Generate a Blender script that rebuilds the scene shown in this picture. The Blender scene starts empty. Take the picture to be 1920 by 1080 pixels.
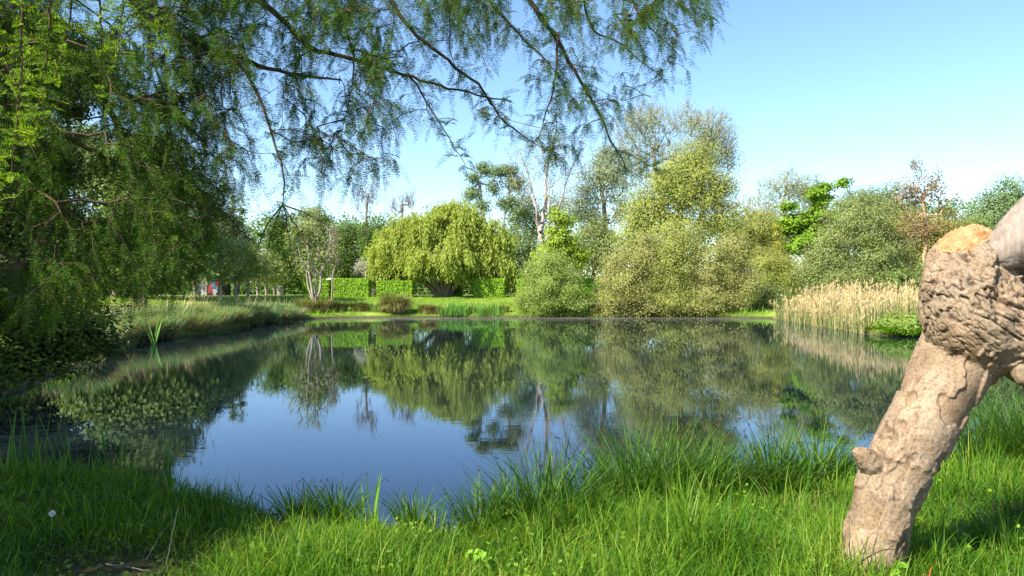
import bpy, math, random
import numpy as np
from mathutils import Vector, Matrix
R = math.radians
rng = np.random.default_rng(7)
random.seed(7)
S = bpy.context.scene
col = S.collection
# ------------------------------------------------------------------ camera
F = 1400.0; CZ = 2.0; HY = 545.0
cd = bpy.data.cameras.new('camera'); cam = bpy.data.objects.new('camera', cd); col.objects.link(cam)
cam.location = (0, 0, CZ); cam.rotation_euler = (R(90.2), 0, 0)
cd.sensor_width = 36; cd.lens = 36*F/1920; cd.clip_start = 0.05; cd.clip_end = 3000
S.camera = cam
# ------------------------------------------------------------------ sky, sun, exposure
SUN_EL, SUN_AZ = R(42), math.atan2(-0.76, -0.65)      # azimuth measured from +Y towards +X
sd = Vector((math.sin(SUN_AZ)*math.cos(SUN_EL), math.cos(SUN_AZ)*math.cos(SUN_EL), math.sin(SUN_EL)))
W = bpy.data.worlds.new("World"); S.world = W; W.use_nodes = True
nt = W.node_tree; nt.nodes.clear()
sky = nt.nodes.new('ShaderNodeTexSky'); sky.sky_type = 'NISHITA'; sky.sun_disc = False
sky.sun_elevation = SUN_EL; sky.sun_rotation = SUN_AZ; sky.altitude = 100; sky.air_density = 1.0; sky.dust_density = 0.1; sky.ozone_density = 3.0
bg = nt.nodes.new('ShaderNodeBackground'); bg.inputs[1].default_value = 0.112
wo = nt.nodes.new('ShaderNodeOutputWorld')
hs = nt.nodes.new('ShaderNodeHueSaturation'); hs.inputs['Saturation'].default_value = 1.06; nt.links.new(sky.outputs[0], hs.inputs['Color']); nt.links.new(hs.outputs[0], bg.inputs[0]); nt.links.new(bg.outputs[0], wo.inputs[0])
sl = bpy.data.lights.new('sun', 'SUN'); so = bpy.data.objects.new('sun', sl); col.objects.link(so)
sl.energy = 5.0; sl.angle = R(0.53); sl.color = (1.0, 0.93, 0.79)
so.rotation_euler = sd.to_track_quat('Z', 'Y').to_euler()
S.view_settings.view_transform = 'Standard'; S.view_settings.look = 'None'
S.view_settings.gamma = 1; S.view_settings.use_curve_mapping = False
S.view_settings.exposure = 1.3
S.render.engine = 'CYCLES'
S.cycles.max_bounces = 8; S.cycles.diffuse_bounces = 3; S.cycles.glossy_bounces = 3
S.cycles.transmission_bounces = 4; S.cycles.use_denoising = True
S.cycles.caustics_reflective = False; S.cycles.caustics_refractive = False

# ------------------------------------------------------------------ helpers
def P(x, y, D): return np.array([(x-960)/F*D, D, CZ-(y-HY)/F*D])
def _hash(i, j, k, s):
    h = (i*374761393 + j*668265263 + k*2147483647 + s*974711) & 0xffffffff
    h = ((h ^ (h >> 13))*1274126177) & 0xffffffff
    h = ((h ^ (h >> 16))*2246822519) & 0xffffffff
    return ((h ^ (h >> 15)) & 0xffff)/65535.0
def vnoise(p, s=0):
    p = np.asarray(p, float); i = np.floor(p).astype(np.int64); f = p-i; f = f*f*(3-2*f); o = 0
    for a in (0, 1):
        for b in (0, 1):
            for c in (0, 1):
                w = (f[:, 0] if a else 1-f[:, 0])*(f[:, 1] if b else 1-f[:, 1])*(f[:, 2] if c else 1-f[:, 2])
                o = o + w*_hash(i[:, 0]+a, i[:, 1]+b, i[:, 2]+c, s)
    return o
def fbm(p, o=4, s=0):
    r = 0; a = 0.5
    for k in range(o): r = r + a*vnoise(p*2**k, s+k); a /= 2
    return r
def unit(v): return v/np.maximum(np.linalg.norm(v, axis=-1, keepdims=True), 1e-9)
def rndunit(n): return unit(rng.normal(size=(n, 3)))

def mesh_obj(name, V, Q, mat, parent=None, attr=None, smooth=False, T=None):
    """V verts (n,3); Q quads (m,4); T tris (k,3)."""
    me = bpy.data.meshes.new(name); V = np.ascontiguousarray(V, dtype=np.float32)
    nq = 0 if Q is None else len(Q); ntr = 0 if T is None else len(T)
    me.vertices.add(len(V)); me.vertices.foreach_set('co', V.ravel())
    L = np.concatenate(([np.asarray(Q).ravel()] if nq else []) + ([np.asarray(T).ravel()] if ntr else [])).astype(np.int32)
    me.loops.add(len(L)); me.loops.foreach_set('vertex_index', L)
    st = np.concatenate((np.arange(nq)*4, nq*4+np.arange(ntr)*3)).astype(np.int32)
    me.polygons.add(nq+ntr); me.polygons.foreach_set('loop_start', st)
    if smooth: me.polygons.foreach_set('use_smooth', np.ones(nq+ntr, bool))
    if attr is not None:
        a = me.attributes.new('tint', 'FLOAT', 'FACE'); a.data.foreach_set('value', np.asarray(attr, np.float32))
    me.update(calc_edges=True)
    for m in (mat if isinstance(mat, (list, tuple)) else [mat]): me.materials.append(m)
    o = bpy.data.objects.new(name, me); col.objects.link(o)
    if parent is not None:
        o.parent = parent; off = Vector((0, 0, 0)); q = parent
        while q is not None: off += q.location; q = q.parent
        me.transform(Matrix.Translation(-off))
    return o
def thing(name, label, cat, loc, group=None):
    o = bpy.data.objects.new(name, None); col.objects.link(o); o.location = Vector([float(v) for v in loc])
    o.empty_display_size = 0.3
    return tag(o, label, cat, group)
def tag(o, label, cat, group=None, kind=None):
    if len(label.split()) > 16: print('LONG', label)
    o['label'] = label; o['category'] = cat
    if group: o['group'] = group
    if kind: o['kind'] = kind
    return o

class Geo:
    def __init__(s): s.V = []; s.Q = []; s.T = []; s.A = []; s.AT = []; s.n = 0
    def add(s, V, Q, A=None):
        V = V.reshape(-1, 3); s.V.append(V); s.Q.append(Q+s.n); s.n += len(V)
        s.A.append(np.full(len(Q), .5) if A is None else A)
    def build(s, name, mat, parent=None, smooth=False):
        return mesh_obj(name, np.concatenate(s.V), np.concatenate(s.Q), mat, parent, np.concatenate(s.A), smooth)

def leaves(c, a, b, L, Wd, A, cup=0.0):
    """rhombic leaves: centre c, axis a, width dir b"""
    n = len(c); L = np.broadcast_to(L, n)[:, None]; Wd = np.broadcast_to(Wd, n)[:, None]
    nn = np.cross(a, b)*(cup*L if cup else 0)
    V = np.stack([c-a*L, c+b*Wd+nn, c+a*L, c-b*Wd+nn], 1)
    return V, np.arange(n*4).reshape(n, 4), A
def perp(a):
    r = rndunit(len(a)); b = np.cross(a, r); return unit(b)
def tubes(p0, p1, r0, r1, k=5):
    """frusta, vectorised"""
    d = unit(p1-p0); ref = np.where(np.abs(d[:, 2:3]) > .9, np.array([[1., 0, 0]]), np.array([[0, 0, 1.]]))
    u = unit(np.cross(d, ref)); v = np.cross(d, u); n = len(p0)
    an = np.arange(k)/k*2*math.pi; ca, sa = np.cos(an), np.sin(an)
    ring = u[:, None]*ca[None, :, None]+v[:, None]*sa[None, :, None]
    A = p0[:, None]+ring*np.asarray(r0)[:, None, None]; B = p1[:, None]+ring*np.asarray(r1)[:, None, None]
    V = np.concatenate([A, B], 1); i = np.arange(k); j = (i+1) % k
    Q = np.stack([i, j, j+k, i+k], 1)[None]+(np.arange(n)*2*k)[:, None, None]
    return V, Q.reshape(-1, 4)
def tube_path(pts, rad, k=8, ns=1):
    """one smooth tube through pts (closed ends by taper), returns V,Q"""
    pts = np.asarray(pts, float); rad = np.asarray(rad, float); n = len(pts)
    t = unit(np.gradient(pts, axis=0)); ref = np.array([0, 0, 1.]) if abs(t[0][2]) < .9 else np.array([0, 1., 0])
    V = []; u = unit(np.cross(t[0], ref))
    for i in range(n):
        u = unit(u-t[i]*np.dot(u, t[i])); v = np.cross(t[i], u)
        an = np.arange(k)/k*2*math.pi
        V.append(pts[i]+rad[i]*(np.cos(an)[:, None]*u+np.sin(an)[:, None]*v))
    V = np.concatenate(V); i = np.arange(k); j = (i+1) % k
    Q = (np.stack([i, j, j+k, i+k], 1)[None]+(np.arange(n-1)*k)[:, None, None]).reshape(-1, 4)
    return V, Q
def resample(pts, step, wob=0):
    pts = np.asarray(pts, float); d = np.r_[0, np.cumsum(np.linalg.norm(np.diff(pts, axis=0), axis=1))]
    n = max(3, int(d[-1]/step)+1); s = np.linspace(0, d[-1], n)
    # catmull-ish: linear then smooth
    q = np.stack([np.interp(s, d, pts[:, k]) for k in range(pts.shape[1])], 1)
    for _ in range(2):
        q[1:-1] = .25*q[:-2]+.5*q[1:-1]+.25*q[2:]
    if wob: q[1:-1, :3] += rng.normal(scale=wob, size=(n-2, 3))
    return q
def blades(base, L, az, lean, curl, wd, seg=4, A=None):
    """grass blades; lean = start angle from vertical, curl = added bending angle over its length"""
    n = len(base); t = np.linspace(0, 1, seg+1)
    ang = lean[:, None]+curl[:, None]*t[None]**1.3
    st = L[:, None]/seg
    dh = np.sin(ang)*st; dz = np.cos(ang)*st
    H = np.concatenate([np.zeros((n, 1)), np.cumsum(dh[:, 1:], 1)], 1); Z = np.concatenate([np.zeros((n, 1)), np.cumsum(dz[:, 1:], 1)], 1)
    dx, dy = np.cos(az), np.sin(az)
    C = np.stack([base[:, 0:1]+H*dx[:, None], base[:, 1:2]+H*dy[:, None], base[:, 2:3]+Z], 2)
    tw = az+math.pi/2+rng.normal(scale=.5, size=n)
    wv = np.stack([np.cos(tw), np.sin(tw), np.zeros(n)], 1)
    w = wd[:, None]*np.array([.7, 1, .9, .6, .04, .0][:seg+1] if seg == 4 else np.r_[np.linspace(.8, 1, seg), .05])[None]
    V = np.stack([C-wv[:, None]*w[..., None], C+wv[:, None]*w[..., None]], 2)   # n,seg+1,2,3
    i = np.arange(seg)
    q = np.stack([2*i, 2*i+1, 2*i+3, 2*i+2], 1)[None]+(np.arange(n)*2*(seg+1))[:, None, None]
    A = rng.random(n) if A is None else A
    return V, q.reshape(-1, 4), np.repeat(A, seg)

# ------------------------------------------------------------------ materials
def newmat(name):
    m = bpy.data.materials.new(name); m.use_nodes = True; t = m.node_tree; t.nodes.clear(); return m, t
def N(t, typ, **kw):
    n = t.nodes.new(typ)
    for k, v in kw.items():
        if k.startswith('i_'): n.inputs[int(k[2:]) if k[2:].isdigit() else k[2:]].default_value = v
        else: setattr(n, k, v)
    return n
def ramp(t, stops, interp='LINEAR'):
    r = N(t, 'ShaderNodeValToRGB'); e = r.color_ramp.elements; r.color_ramp.interpolation = interp
    while len(e) < len(stops): e.new(.5)
    for el, (p, c) in zip(e, stops): el.position = p; el.color = (*c, 1)
    return r
def leafmat(name, stops, trans=.35, rough=.6, spec=.15, nscale=.6, mixn=.45):
    m, t = newmat(name); l = t.links
    at = N(t, 'ShaderNodeAttribute', attribute_name='tint')
    tc = N(t, 'ShaderNodeTexCoord'); no = N(t, 'ShaderNodeTexNoise'); no.inputs['Scale'].default_value = nscale; no.inputs['Detail'].default_value = 3
    l.new(tc.outputs['Object'], no.inputs['Vector'])
    mx = N(t, 'ShaderNodeMix'); mx.inputs[0].default_value = mixn
    l.new(at.outputs['Fac'], mx.inputs[2]); l.new(no.outputs['Fac'], mx.inputs[3])
    r = ramp(t, stops); l.new(mx.outputs[0], r.inputs[0])
    b = N(t, 'ShaderNodeBsdfPrincipled'); b.inputs['Roughness'].default_value = rough; b.inputs['Specular IOR Level'].default_value = spec
    tr = N(t, 'ShaderNodeBsdfTranslucent')
    hs = N(t, 'ShaderNodeHueSaturation'); hs.inputs['Hue'].default_value = .485; hs.inputs['Saturation'].default_value = 1.15; hs.inputs['Value'].default_value = 1.25
    l.new(r.outputs[0], b.inputs['Base Color']); l.new(r.outputs[0], hs.inputs['Color']); l.new(hs.outputs[0], tr.inputs[0])
    ms = N(t, 'ShaderNodeMixShader'); ms.inputs[0].default_value = trans
    o = N(t, 'ShaderNodeOutputMaterial')
    l.new(b.outputs[0], ms.inputs[1]); l.new(tr.outputs[0], ms.inputs[2]); l.new(ms.outputs[0], o.inputs[0])
    return m
def g3(c, lo=.55, hi=1.45): 
    c = np.array(c)*1.36; return [(.15, tuple(c*lo)), (.5, tuple(c)), (.85, tuple(np.minimum(c*hi, 1)))]
def barkmat(name, c1, c2, scale=6, bump=.4, dist=.02, zs=.25, rough=.9):
    m, t = newmat(name); l = t.links
    tc = N(t, 'ShaderNodeTexCoord'); mp = N(t, 'ShaderNodeMapping'); mp.inputs['Scale'].default_value = (1, 1, zs)
    l.new(tc.outputs['Object'], mp.inputs[0])
    n1 = N(t, 'ShaderNodeTexNoise'); n1.inputs['Scale'].default_value = scale; n1.inputs['Detail'].default_value = 6; n1.inputs['Roughness'].default_value = .65
    l.new(mp.outputs[0], n1.inputs[0])
    r = ramp(t, [(.3, c1), (.7, c2)]); l.new(n1.outputs[0], r.inputs[0])
    b = N(t, 'ShaderNodeBsdfPrincipled'); b.inputs['Roughness'].default_value = rough; b.inputs['Specular IOR Level'].default_value = .2
    bp = N(t, 'ShaderNodeBump'); bp.inputs['Strength'].default_value = bump; bp.inputs['Distance'].default_value = dist
    l.new(n1.outputs[0], bp.inputs['Height']); l.new(bp.outputs[0], b.inputs['Normal']); l.new(r.outputs[0], b.inputs['Base Color'])
    o = N(t, 'ShaderNodeOutputMaterial'); l.new(b.outputs[0], o.inputs[0]); return m
def plain(name, c, rough=.6, spec=.3, var=.15, sc=8, metal=0):
    m = barkmat(name, tuple(np.array(c)*(1-var)), tuple(np.minimum(np.array(c)*(1+var), 1)), scale=sc, bump=.15, dist=.01, zs=1, rough=rough); return m

M = {}
M['willow'] = leafmat('willow_leaf', g3((.25, .30, .06), .7, 1.3), .45)
M['lime'] = leafmat('lime_leaf', g3((.20, .27, .035), .6, 1.4), .42)
M['maple'] = leafmat('bright_leaf', g3((.14, .235, .022), .6, 1.5), .45)
M['olive'] = leafmat('olive_leaf', [(.1, (.20, .235, .05)), (.5, (.33, .37, .085)), (.9, (.47, .47, .16))], .4)
M['tanolive'] = leafmat('dusty_willow_leaf', [(.1, (.20, .22, .06)), (.5, (.33, .345, .10)), (.9, (.46, .44, .18))], .35)
M['sage'] = leafmat('sage_leaf', g3((.18, .22, .07), .6, 1.4), .35)
M['midgreen'] = leafmat('mid_green_leaf', g3((.135, .185, .05), .55, 1.5), .35)
M['ygreen'] = leafmat('yellow_green_leaf', g3((.25, .28, .07), .6, 1.35), .4)
M['domegreen'] = leafmat('fresh_osier_leaf', g3((.19, .26, .055), .6, 1.4), .35)
M['grey'] = leafmat('grey_green_leaf', g3((.23, .27, .14), .65, 1.3), .35)
M['blue'] = leafmat('blue_green_leaf', g3((.14, .20, .085), .5, 1.4), .35)
M['wood'] = leafmat('woodland_leaf', g3((.075, .125, .025), .5, 1.8), .35)
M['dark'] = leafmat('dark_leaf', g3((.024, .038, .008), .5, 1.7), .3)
M['yew'] = leafmat('yew_leaf', g3((.04, .055, .015), .5, 1.6), .15)
M['orchard'] = leafmat('orchard_leaf', g3((.20, .24, .07), .6, 1.45), .35)
M['blossom'] = leafmat('white_blossom', g3((.30, .31, .22), .7, 1.2), .3)
M['red'] = leafmat('bronze_leaf', [(.1, (.15, .11, .055)), (.5, (.24, .16, .085)), (.9, (.30, .29, .10))], .35)
M['rust'] = leafmat('rust_green_leaf', [(.1, (.17, .19, .05)), (.5, (.28, .28, .07)), (.9, (.42, .28, .12))], .35)
M['gold'] = leafmat('gold_leaf', g3((.25, .25, .04), .6, 1.3), .4)
M['hedge'] = leafmat('hedge_leaf', g3((.17, .29, .022), .55, 1.4), .35)
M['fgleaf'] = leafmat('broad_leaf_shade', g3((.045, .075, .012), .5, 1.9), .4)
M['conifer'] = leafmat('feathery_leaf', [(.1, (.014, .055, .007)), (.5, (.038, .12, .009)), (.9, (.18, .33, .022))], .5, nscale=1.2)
M['conifer_sunlit'] = leafmat('feathery_leaf_sunny', [(.1, (.07, .16, .015)), (.5, (.17, .33, .02)), (.9, (.32, .45, .04))], .5, nscale=1.2)  # copy of the feathery leaf with sunlight put into a brighter green
M['grass'] = leafmat('grass_blade', [(.08, (.02, .065, .010)), (.4, (.065, .185, .012)), (.72, (.21, .32, .030)), (.93, (.46, .42, .14))], .45, nscale=1.1, rough=.45)
M['sedge'] = leafmat('sedge_blade', [(.1, (.03, .08, .014)), (.5, (.07, .165, .024)), (.9, (.17, .28, .045))], .4, rough=.42)
M['bluesedge'] = leafmat('glaucous_blade', [(.1, (.06, .12, .045)), (.5, (.13, .24, .09)), (.85, (.24, .34, .14))], .35, nscale=.5)
M['greyherb'] = leafmat('grey_herb_blade', [(.1, (.10, .15, .04)), (.5, (.20, .27, .08)), (.9, (.33, .34, .15))], .35, nscale=.5)
M['iris'] = leafmat('iris_blade', g3((.12, .24, .05), .5, 1.5), .4)
M['irislime'] = leafmat('flag_blade', g3((.13, .25, .02), .6, 1.4), .45)
M['tuss_top'] = leafmat('tussock_blade', g3((.17, .18, .055), .55, 1.5), .3)
M['straw'] = leafmat('straw_blade', g3((.47, .33, .19), .6, 1.3), .3)
M['reed'] = leafmat('reed_stem', [(.1, (.24, .22, .07)), (.5, (.50, .40, .18)), (.9, (.74, .60, .36))], .25)
M['reedgreen'] = leafmat('reed_green_stem', [(.1, (.10, .17, .05)), (.5, (.24, .28, .10)), (.9, (.42, .36, .18))], .3)
M['plume'] = leafmat('reed_plume', g3((.42, .32, .17), .6, 1.3), .3)
M['seed'] = leafmat('sedge_seed_head', g3((.08, .055, .025), .5, 1.6), .2)
M['lawn'] = leafmat('lawn_blade', g3((.17, .27, .03), .6, 1.4), .4, nscale=.3)
M['weed'] = leafmat('weed_leaf', g3((.17, .33, .03), .55, 1.4), .45, nscale=4)
M['stemred'] = plain('red_stalk', (.33, .09, .03))
M['barkdark'] = barkmat('dark_bark', (.035, .026, .016), (.10, .07, .045), 14)
M['bark'] = barkmat('brown_bark', (.10, .075, .05), (.24, .185, .13), 8)
M['barkpale'] = barkmat('pale_bark', (.20, .165, .13), (.42, .36, .30), 5)
M['barkwhite'] = barkmat('silver_bark', (.20, .165, .14), (.44, .385, .34), 3, zs=.6)
M['barkorange'] = barkmat('orange_bark', (.26, .16, .08), (.45, .30, .16), 6)
M['twig'] = barkmat('grey_twig', (.13, .105, .08), (.27, .22, .17), 10)
M['twigpale'] = barkmat('tan_twig', (.20, .16, .11), (.36, .29, .21), 10)
M['coniferbark'] = barkmat('bough_bark', (.045, .03, .018), (.13, .085, .05), 30)
M['petal'] = plain('petal_white', (.75, .73, .66), sc=3)
M['yellow'] = plain('petal_yellow', (.8, .62, .03), sc=3)
M['concrete'] = plain('concrete', (.17, .165, .155), sc=3)
M['tarmac'] = plain('tarmac', (.13, .12, .115), rough=.9, sc=2)

# ------------------------------------------------------------------ terrain
POND = np.array([(-13, 11.5), (-9.8, 14.6), (-10.9, 18), (-11.9, 21.5), (-13.9, 25), (-14.6, 29.5), (-14.0, 34), (-14.8, 40), (-15, 46), (-14.2, 52), (-12, 55.3), (-5, 56.5),
    (2, 56.2), (9, 56.6), (15, 56), (18.4, 54.5), (19.0, 50), (17.8, 43), (17.0, 38), (16.0, 33.6), (18.6, 31.6), (24, 31), (30, 29), (31, 24), (26, 18), (17, 13), (10.5, 10.2), (6.5, 9.0),
    (3.9, 7.9), (2.4, 7.3), (.9, 6.8), (-.4, 6.05), (-1.8, 6.4), (-3.1, 7.2), (-5, 7.9), (-8, 8.6), (-11, 9.4)], float)
def sdist(X, Y):
    X = np.asarray(X, float); Y = np.asarray(Y, float); d = np.full(X.shape, 1e9); ins = np.zeros(X.shape, bool)
    n = len(POND)
    for i in range(n):
        a = POND[i]; b = POND[(i+1) % n]; e = b-a
        t = np.clip(((X-a[0])*e[0]+(Y-a[1])*e[1])/(e@e), 0, 1)
        d = np.minimum(d, np.hypot(X-a[0]-t*e[0], Y-a[1]-t*e[1]))
        if a[1] != b[1]:
            c = ((a[1] > Y) != (b[1] > Y)) & (X < (b[0]-a[0])*(Y-a[1])/(b[1]-a[1])+a[0]); ins ^= c
    return np.where(ins, -d, d)
def hgt(X, Y):
    X = np.asarray(X, float); Y = np.asarray(Y, float)
    p = np.stack([X*.7, Y*.7, X*0], -1).reshape(-1, 3); w = (vnoise(p, 5).reshape(X.shape)-.5)
    d = sdist(X, Y)+w*.5*np.clip(Y/12, .5, 1)
    far = np.clip((Y-11)/10, 0, 1)
    z = np.where(d < 0, -.9*(1-np.exp(d/.8)), (.12+.18*far)*(1-np.exp(-np.maximum(d, 0)/.3))+.02*np.clip(d, 0, 4)*(1-far))
    z = z+far*np.where(d > 0, .09*np.minimum(d, 12.3), 0)
    rough = (fbm(np.stack([X*1.7, Y*1.7, X*0], -1).reshape(-1, 3), 3, 9).reshape(X.shape)-.45)
    return z+np.where(d > .1, rough*.10, 0)
def gz(x, y): return float(hgt(np.array([x]), np.array([y]))[0])
def G(px, D):      # ground point under picture column px at distance D
    x = (px-960)/F*D; return np.array([x, D, gz(x, D)])
def axis(breaks):
    out = []
    for a, b, s in breaks: out += list(np.arange(a, b, s))
    return np.array(out+[breaks[-1][1]])
xs = axis([(-600, -100, 50), (-100, -30, 3), (-30, -8, .5), (-8, 8, .12), (8, 32, .5), (32, 100, 3), (100, 600, 50)])
ys = axis([(-60, -4, 4), (-4, 3, .5), (3, 10, .12), (10, 72, .45), (72, 120, 3), (120, 900, 50)])
X, Y = np.meshgrid(xs, ys); Z = hgt(X, Y)
idx = np.arange(X.size).reshape(X.shape)
Q = np.stack([idx[:-1, :-1], idx[:-1, 1:], idx[1:, 1:], idx[1:, :-1]], -1).reshape(-1, 4)
def groundmat():
    m, t = newmat('ground_turf'); l = t.links; tc = N(t, 'ShaderNodeTexCoord')
    n1 = N(t, 'ShaderNodeTexNoise'); n1.inputs['Scale'].default_value = .35; n1.inputs['Detail'].default_value = 8; n1.inputs['Roughness'].default_value = .7
    n2 = N(t, 'ShaderNodeTexNoise'); n2.inputs['Scale'].default_value = 9; n2.inputs['Detail'].default_value = 8
    for n in (n1, n2): l.new(tc.outputs['Object'], n.inputs[0])
    far = ramp(t, [(.32, (.065, .12, .016)), (.5, (.14, .23, .025)), (.68, (.24, .29, .06))]); l.new(n1.outputs[0], far.inputs[0])
    near = ramp(t, [(.35, (.035, .03, .012)), (.5, (.09, .065, .035)), (.65, (.06, .09, .018))]); l.new(n2.outputs[0], near.inputs[0])
    sp = N(t, 'ShaderNodeSeparateXYZ'); l.new(tc.outputs['Object'], sp.inputs[0])
    mr = N(t, 'ShaderNodeMapRange'); mr.inputs[1].default_value = 14; mr.inputs[2].default_value = 22; l.new(sp.outputs[1], mr.inputs[0])
    mr2 = N(t, 'ShaderNodeMapRange'); mr2.inputs[1].default_value = .04; mr2.inputs[2].default_value = .2; l.new(sp.outputs[2], mr2.inputs[0])
    mu = N(t, 'ShaderNodeMath', operation='MULTIPLY'); l.new(mr.outputs[0], mu.inputs[0]); l.new(mr2.outputs[0], mu.inputs[1])
    mx = N(t, 'ShaderNodeMix', data_type='RGBA'); l.new(mu.outputs[0], mx.inputs[0]); l.new(near.outputs[0], mx.inputs[6]); l.new(far.outputs[0], mx.inputs[7])
    b = N(t, 'ShaderNodeBsdfPrincipled'); b.inputs['Roughness'].default_value = .95; b.inputs['Specular IOR Level'].default_value = .1
    bp = N(t, 'ShaderNodeBump'); bp.inputs['Distance'].default_value = .05; bp.inputs['Strength'].default_value = .8
    l.new(n2.outputs[0], bp.inputs['Height']); l.new(bp.outputs[0], b.inputs['Normal'])
    l.new(mx.outputs[2], b.inputs['Base Color']); o = N(t, 'ShaderNodeOutputMaterial'); l.new(b.outputs[0], o.inputs[0]); return m
g = mesh_obj('ground', np.stack([X, Y, Z], -1).reshape(-1, 3), Q, groundmat(), smooth=True)
tag(g, 'grassy banks and earth around the pond', 'ground', kind='structure')

def watermat():
    m, t = newmat('pond_water'); l = t.links; tc = N(t, 'ShaderNodeTexCoord')
    mp = N(t, 'ShaderNodeMapping'); mp.inputs['Scale'].default_value = (1.0, 2.6, 1); l.new(tc.outputs['Object'], mp.inputs[0])
    n1 = N(t, 'ShaderNodeTexNoise'); n1.inputs['Scale'].default_value = 2.2; n1.inputs['Detail'].default_value = 3; l.new(mp.outputs[0], n1.inputs[0])
    n3 = N(t, 'ShaderNodeTexNoise'); n3.inputs['Scale'].default_value = .13; n3.inputs['Detail'].default_value = 2; l.new(tc.outputs['Object'], n3.inputs[0])
    r3 = N(t, 'ShaderNodeMapRange'); r3.inputs[1].default_value = .38; r3.inputs[2].default_value = .62; r3.inputs[3].default_value = .15; r3.inputs[4].default_value = 1.0; l.new(n3.outputs[0], r3.inputs[0])
    bp = N(t, 'ShaderNodeBump'); bp.inputs['Distance'].default_value = .0010; l.new(r3.outputs[0], bp.inputs['Strength']); l.new(n1.outputs[0], bp.inputs['Height'])
    b = N(t, 'ShaderNodeBsdfPrincipled'); b.inputs['Roughness'].default_value = .0; b.inputs['IOR'].default_value = 1.37
    b.inputs['Base Color'].default_value = (.008, .014, .018, 1); b.inputs['Specular IOR Level'].default_value = 0; gl = N(t, 'ShaderNodeBsdfGlossy'); gl.inputs['Roughness'].default_value = 0; gl.inputs['Color'].default_value = (.80, .88, 1.0, 1); fr = N(t, 'ShaderNodeFresnel'); fr.inputs[0].default_value = 1.58; wm = N(t, 'ShaderNodeMixShader'); l.new(fr.outputs[0], wm.inputs[0]); l.new(b.outputs[0], wm.inputs[1]); l.new(gl.outputs[0], wm.inputs[2]); l.new(bp.outputs[0], gl.inputs['Normal']); l.new(bp.outputs[0], fr.inputs['Normal'])
    # dull floating film hugging the far shore
    sp = N(t, 'ShaderNodeSeparateXYZ'); l.new(tc.outputs['Object'], sp.inputs[0])
    n4 = N(t, 'ShaderNodeTexNoise'); n4.inputs['Scale'].default_value = .5; n4.inputs['Detail'].default_value = 6; l.new(mp.outputs[0], n4.inputs[0])
    ad = N(t, 'ShaderNodeMath', operation='MULTIPLY_ADD'); ad.inputs[1].default_value = 14; l.new(n4.outputs[0], ad.inputs[0]); l.new(sp.outputs[1], ad.inputs[2])
    mr = N(t, 'ShaderNodeMapRange'); mr.inputs[1].default_value = 54; mr.inputs[2].default_value = 62; mr.inputs[3].default_value = 0; mr.inputs[4].default_value = .55; l.new(ad.outputs[0], mr.inputs[0])
    film = N(t, 'ShaderNodeBsdfDiffuse'); film.inputs[0].default_value = (.10, .10, .075, 1)
    ms = N(t, 'ShaderNodeMixShader'); l.new(mr.outputs[0], ms.inputs[0]); l.new(wm.outputs[0], ms.inputs[1]); l.new(film.outputs[0], ms.inputs[2])
    l.new(bp.outputs[0], b.inputs['Normal']); o = N(t, 'ShaderNodeOutputMaterial'); l.new(ms.outputs[0], o.inputs[0]); return m
wv = np.array([(-22, 5.2, 0), (40, 5.2, 0), (40, 62, 0), (-22, 62, 0)], float)
w = mesh_obj('pond_water', wv, np.array([[0, 1, 2, 3]]), watermat()); tag(w, 'still dark pond reflecting trees and blue sky', 'water', kind='structure')

# tarmac drive behind the hedges
rd = []; xx = np.linspace(-46, 26, 60)
for x in xx:
    for y in (73.0, 79.0): rd.append((x, y+1.2*math.sin(x*.06), gz(x, y)+.06))
rd = np.array(rd); rd[:, 2] = np.maximum(rd[:, 2], 1.5)
i = np.arange(59)*2
tag(mesh_obj('drive_road', rd, np.stack([i, i+2, i+3, i+1], 1), M['tarmac']), 'grey tarmac drive behind the clipped hedges', 'road', kind='structure')

# ------------------------------------------------------------------ tree builder
def skeleton(start, nodes, up=0.0):
    """start: (k,3) chain from base upward. Returns positions, parent index."""
    pos = [np.array(s, float) for s in start]; par = [-1]+list(range(len(start)-1))
    top = pos[-1]; base = pos[0]
    ax = np.asarray(start)
    d0 = np.min(np.linalg.norm(nodes[:, None]-ax[None], axis=2), axis=1)
    order = np.argsort(d0); Pm = np.zeros((len(start)+len(nodes)*2, 3)); Pm[:len(start)] = start; cnt = len(start)
    depth = np.zeros(len(Pm)); blocked = max(0, len(start)//3)
    for j in order:
        p = nodes[j]; dd = Pm[blocked:cnt]-p
        dist = np.linalg.norm(dd, axis=1)+np.maximum(0, Pm[blocked:cnt, 2]-p[2])*.8*up+depth[blocked:cnt]*.12
        k = int(np.argmin(dist))+blocked; L = np.linalg.norm(Pm[k]-p)
        mid = (Pm[k]*.5+p*.5)+rng.normal(scale=.10*L, size=3)+np.array([0, 0, -.08*L*up])
        Pm[cnt] = mid; par.append(k); depth[cnt] = depth[k]+.5*L; Pm[cnt+1] = p; par.append(cnt); depth[cnt+1] = depth[k]+L; cnt += 2
    return Pm[:cnt], np.array(par)
def branch_mesh(geo, pos, par, rt, rtip, k=5, power=2.3, cut=0):
    n = len(pos); w = np.zeros(n); child = np.zeros(n, bool); child[par[par >= 0]] = True
    w[~child] = 1
    for i in range(n-1, 0, -1): w[par[i]] += w[i]
    r = rtip*(w)**(1/power); r = r*min(1, rt/r[0]) if r[0] > rt else r
    # blend so that the base gets the trunk radius
    r = np.maximum(r, rt*np.minimum(1, (w/w[0]))**.5*.999); r = np.maximum(r, rtip)
    e = np.arange(1, n); p = par[e]
    r0 = np.minimum(r[p], r[e]*1.6)
    V, Q = tubes(pos[p], pos[e], r0, r[e], k); geo.add(V, Q)
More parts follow.
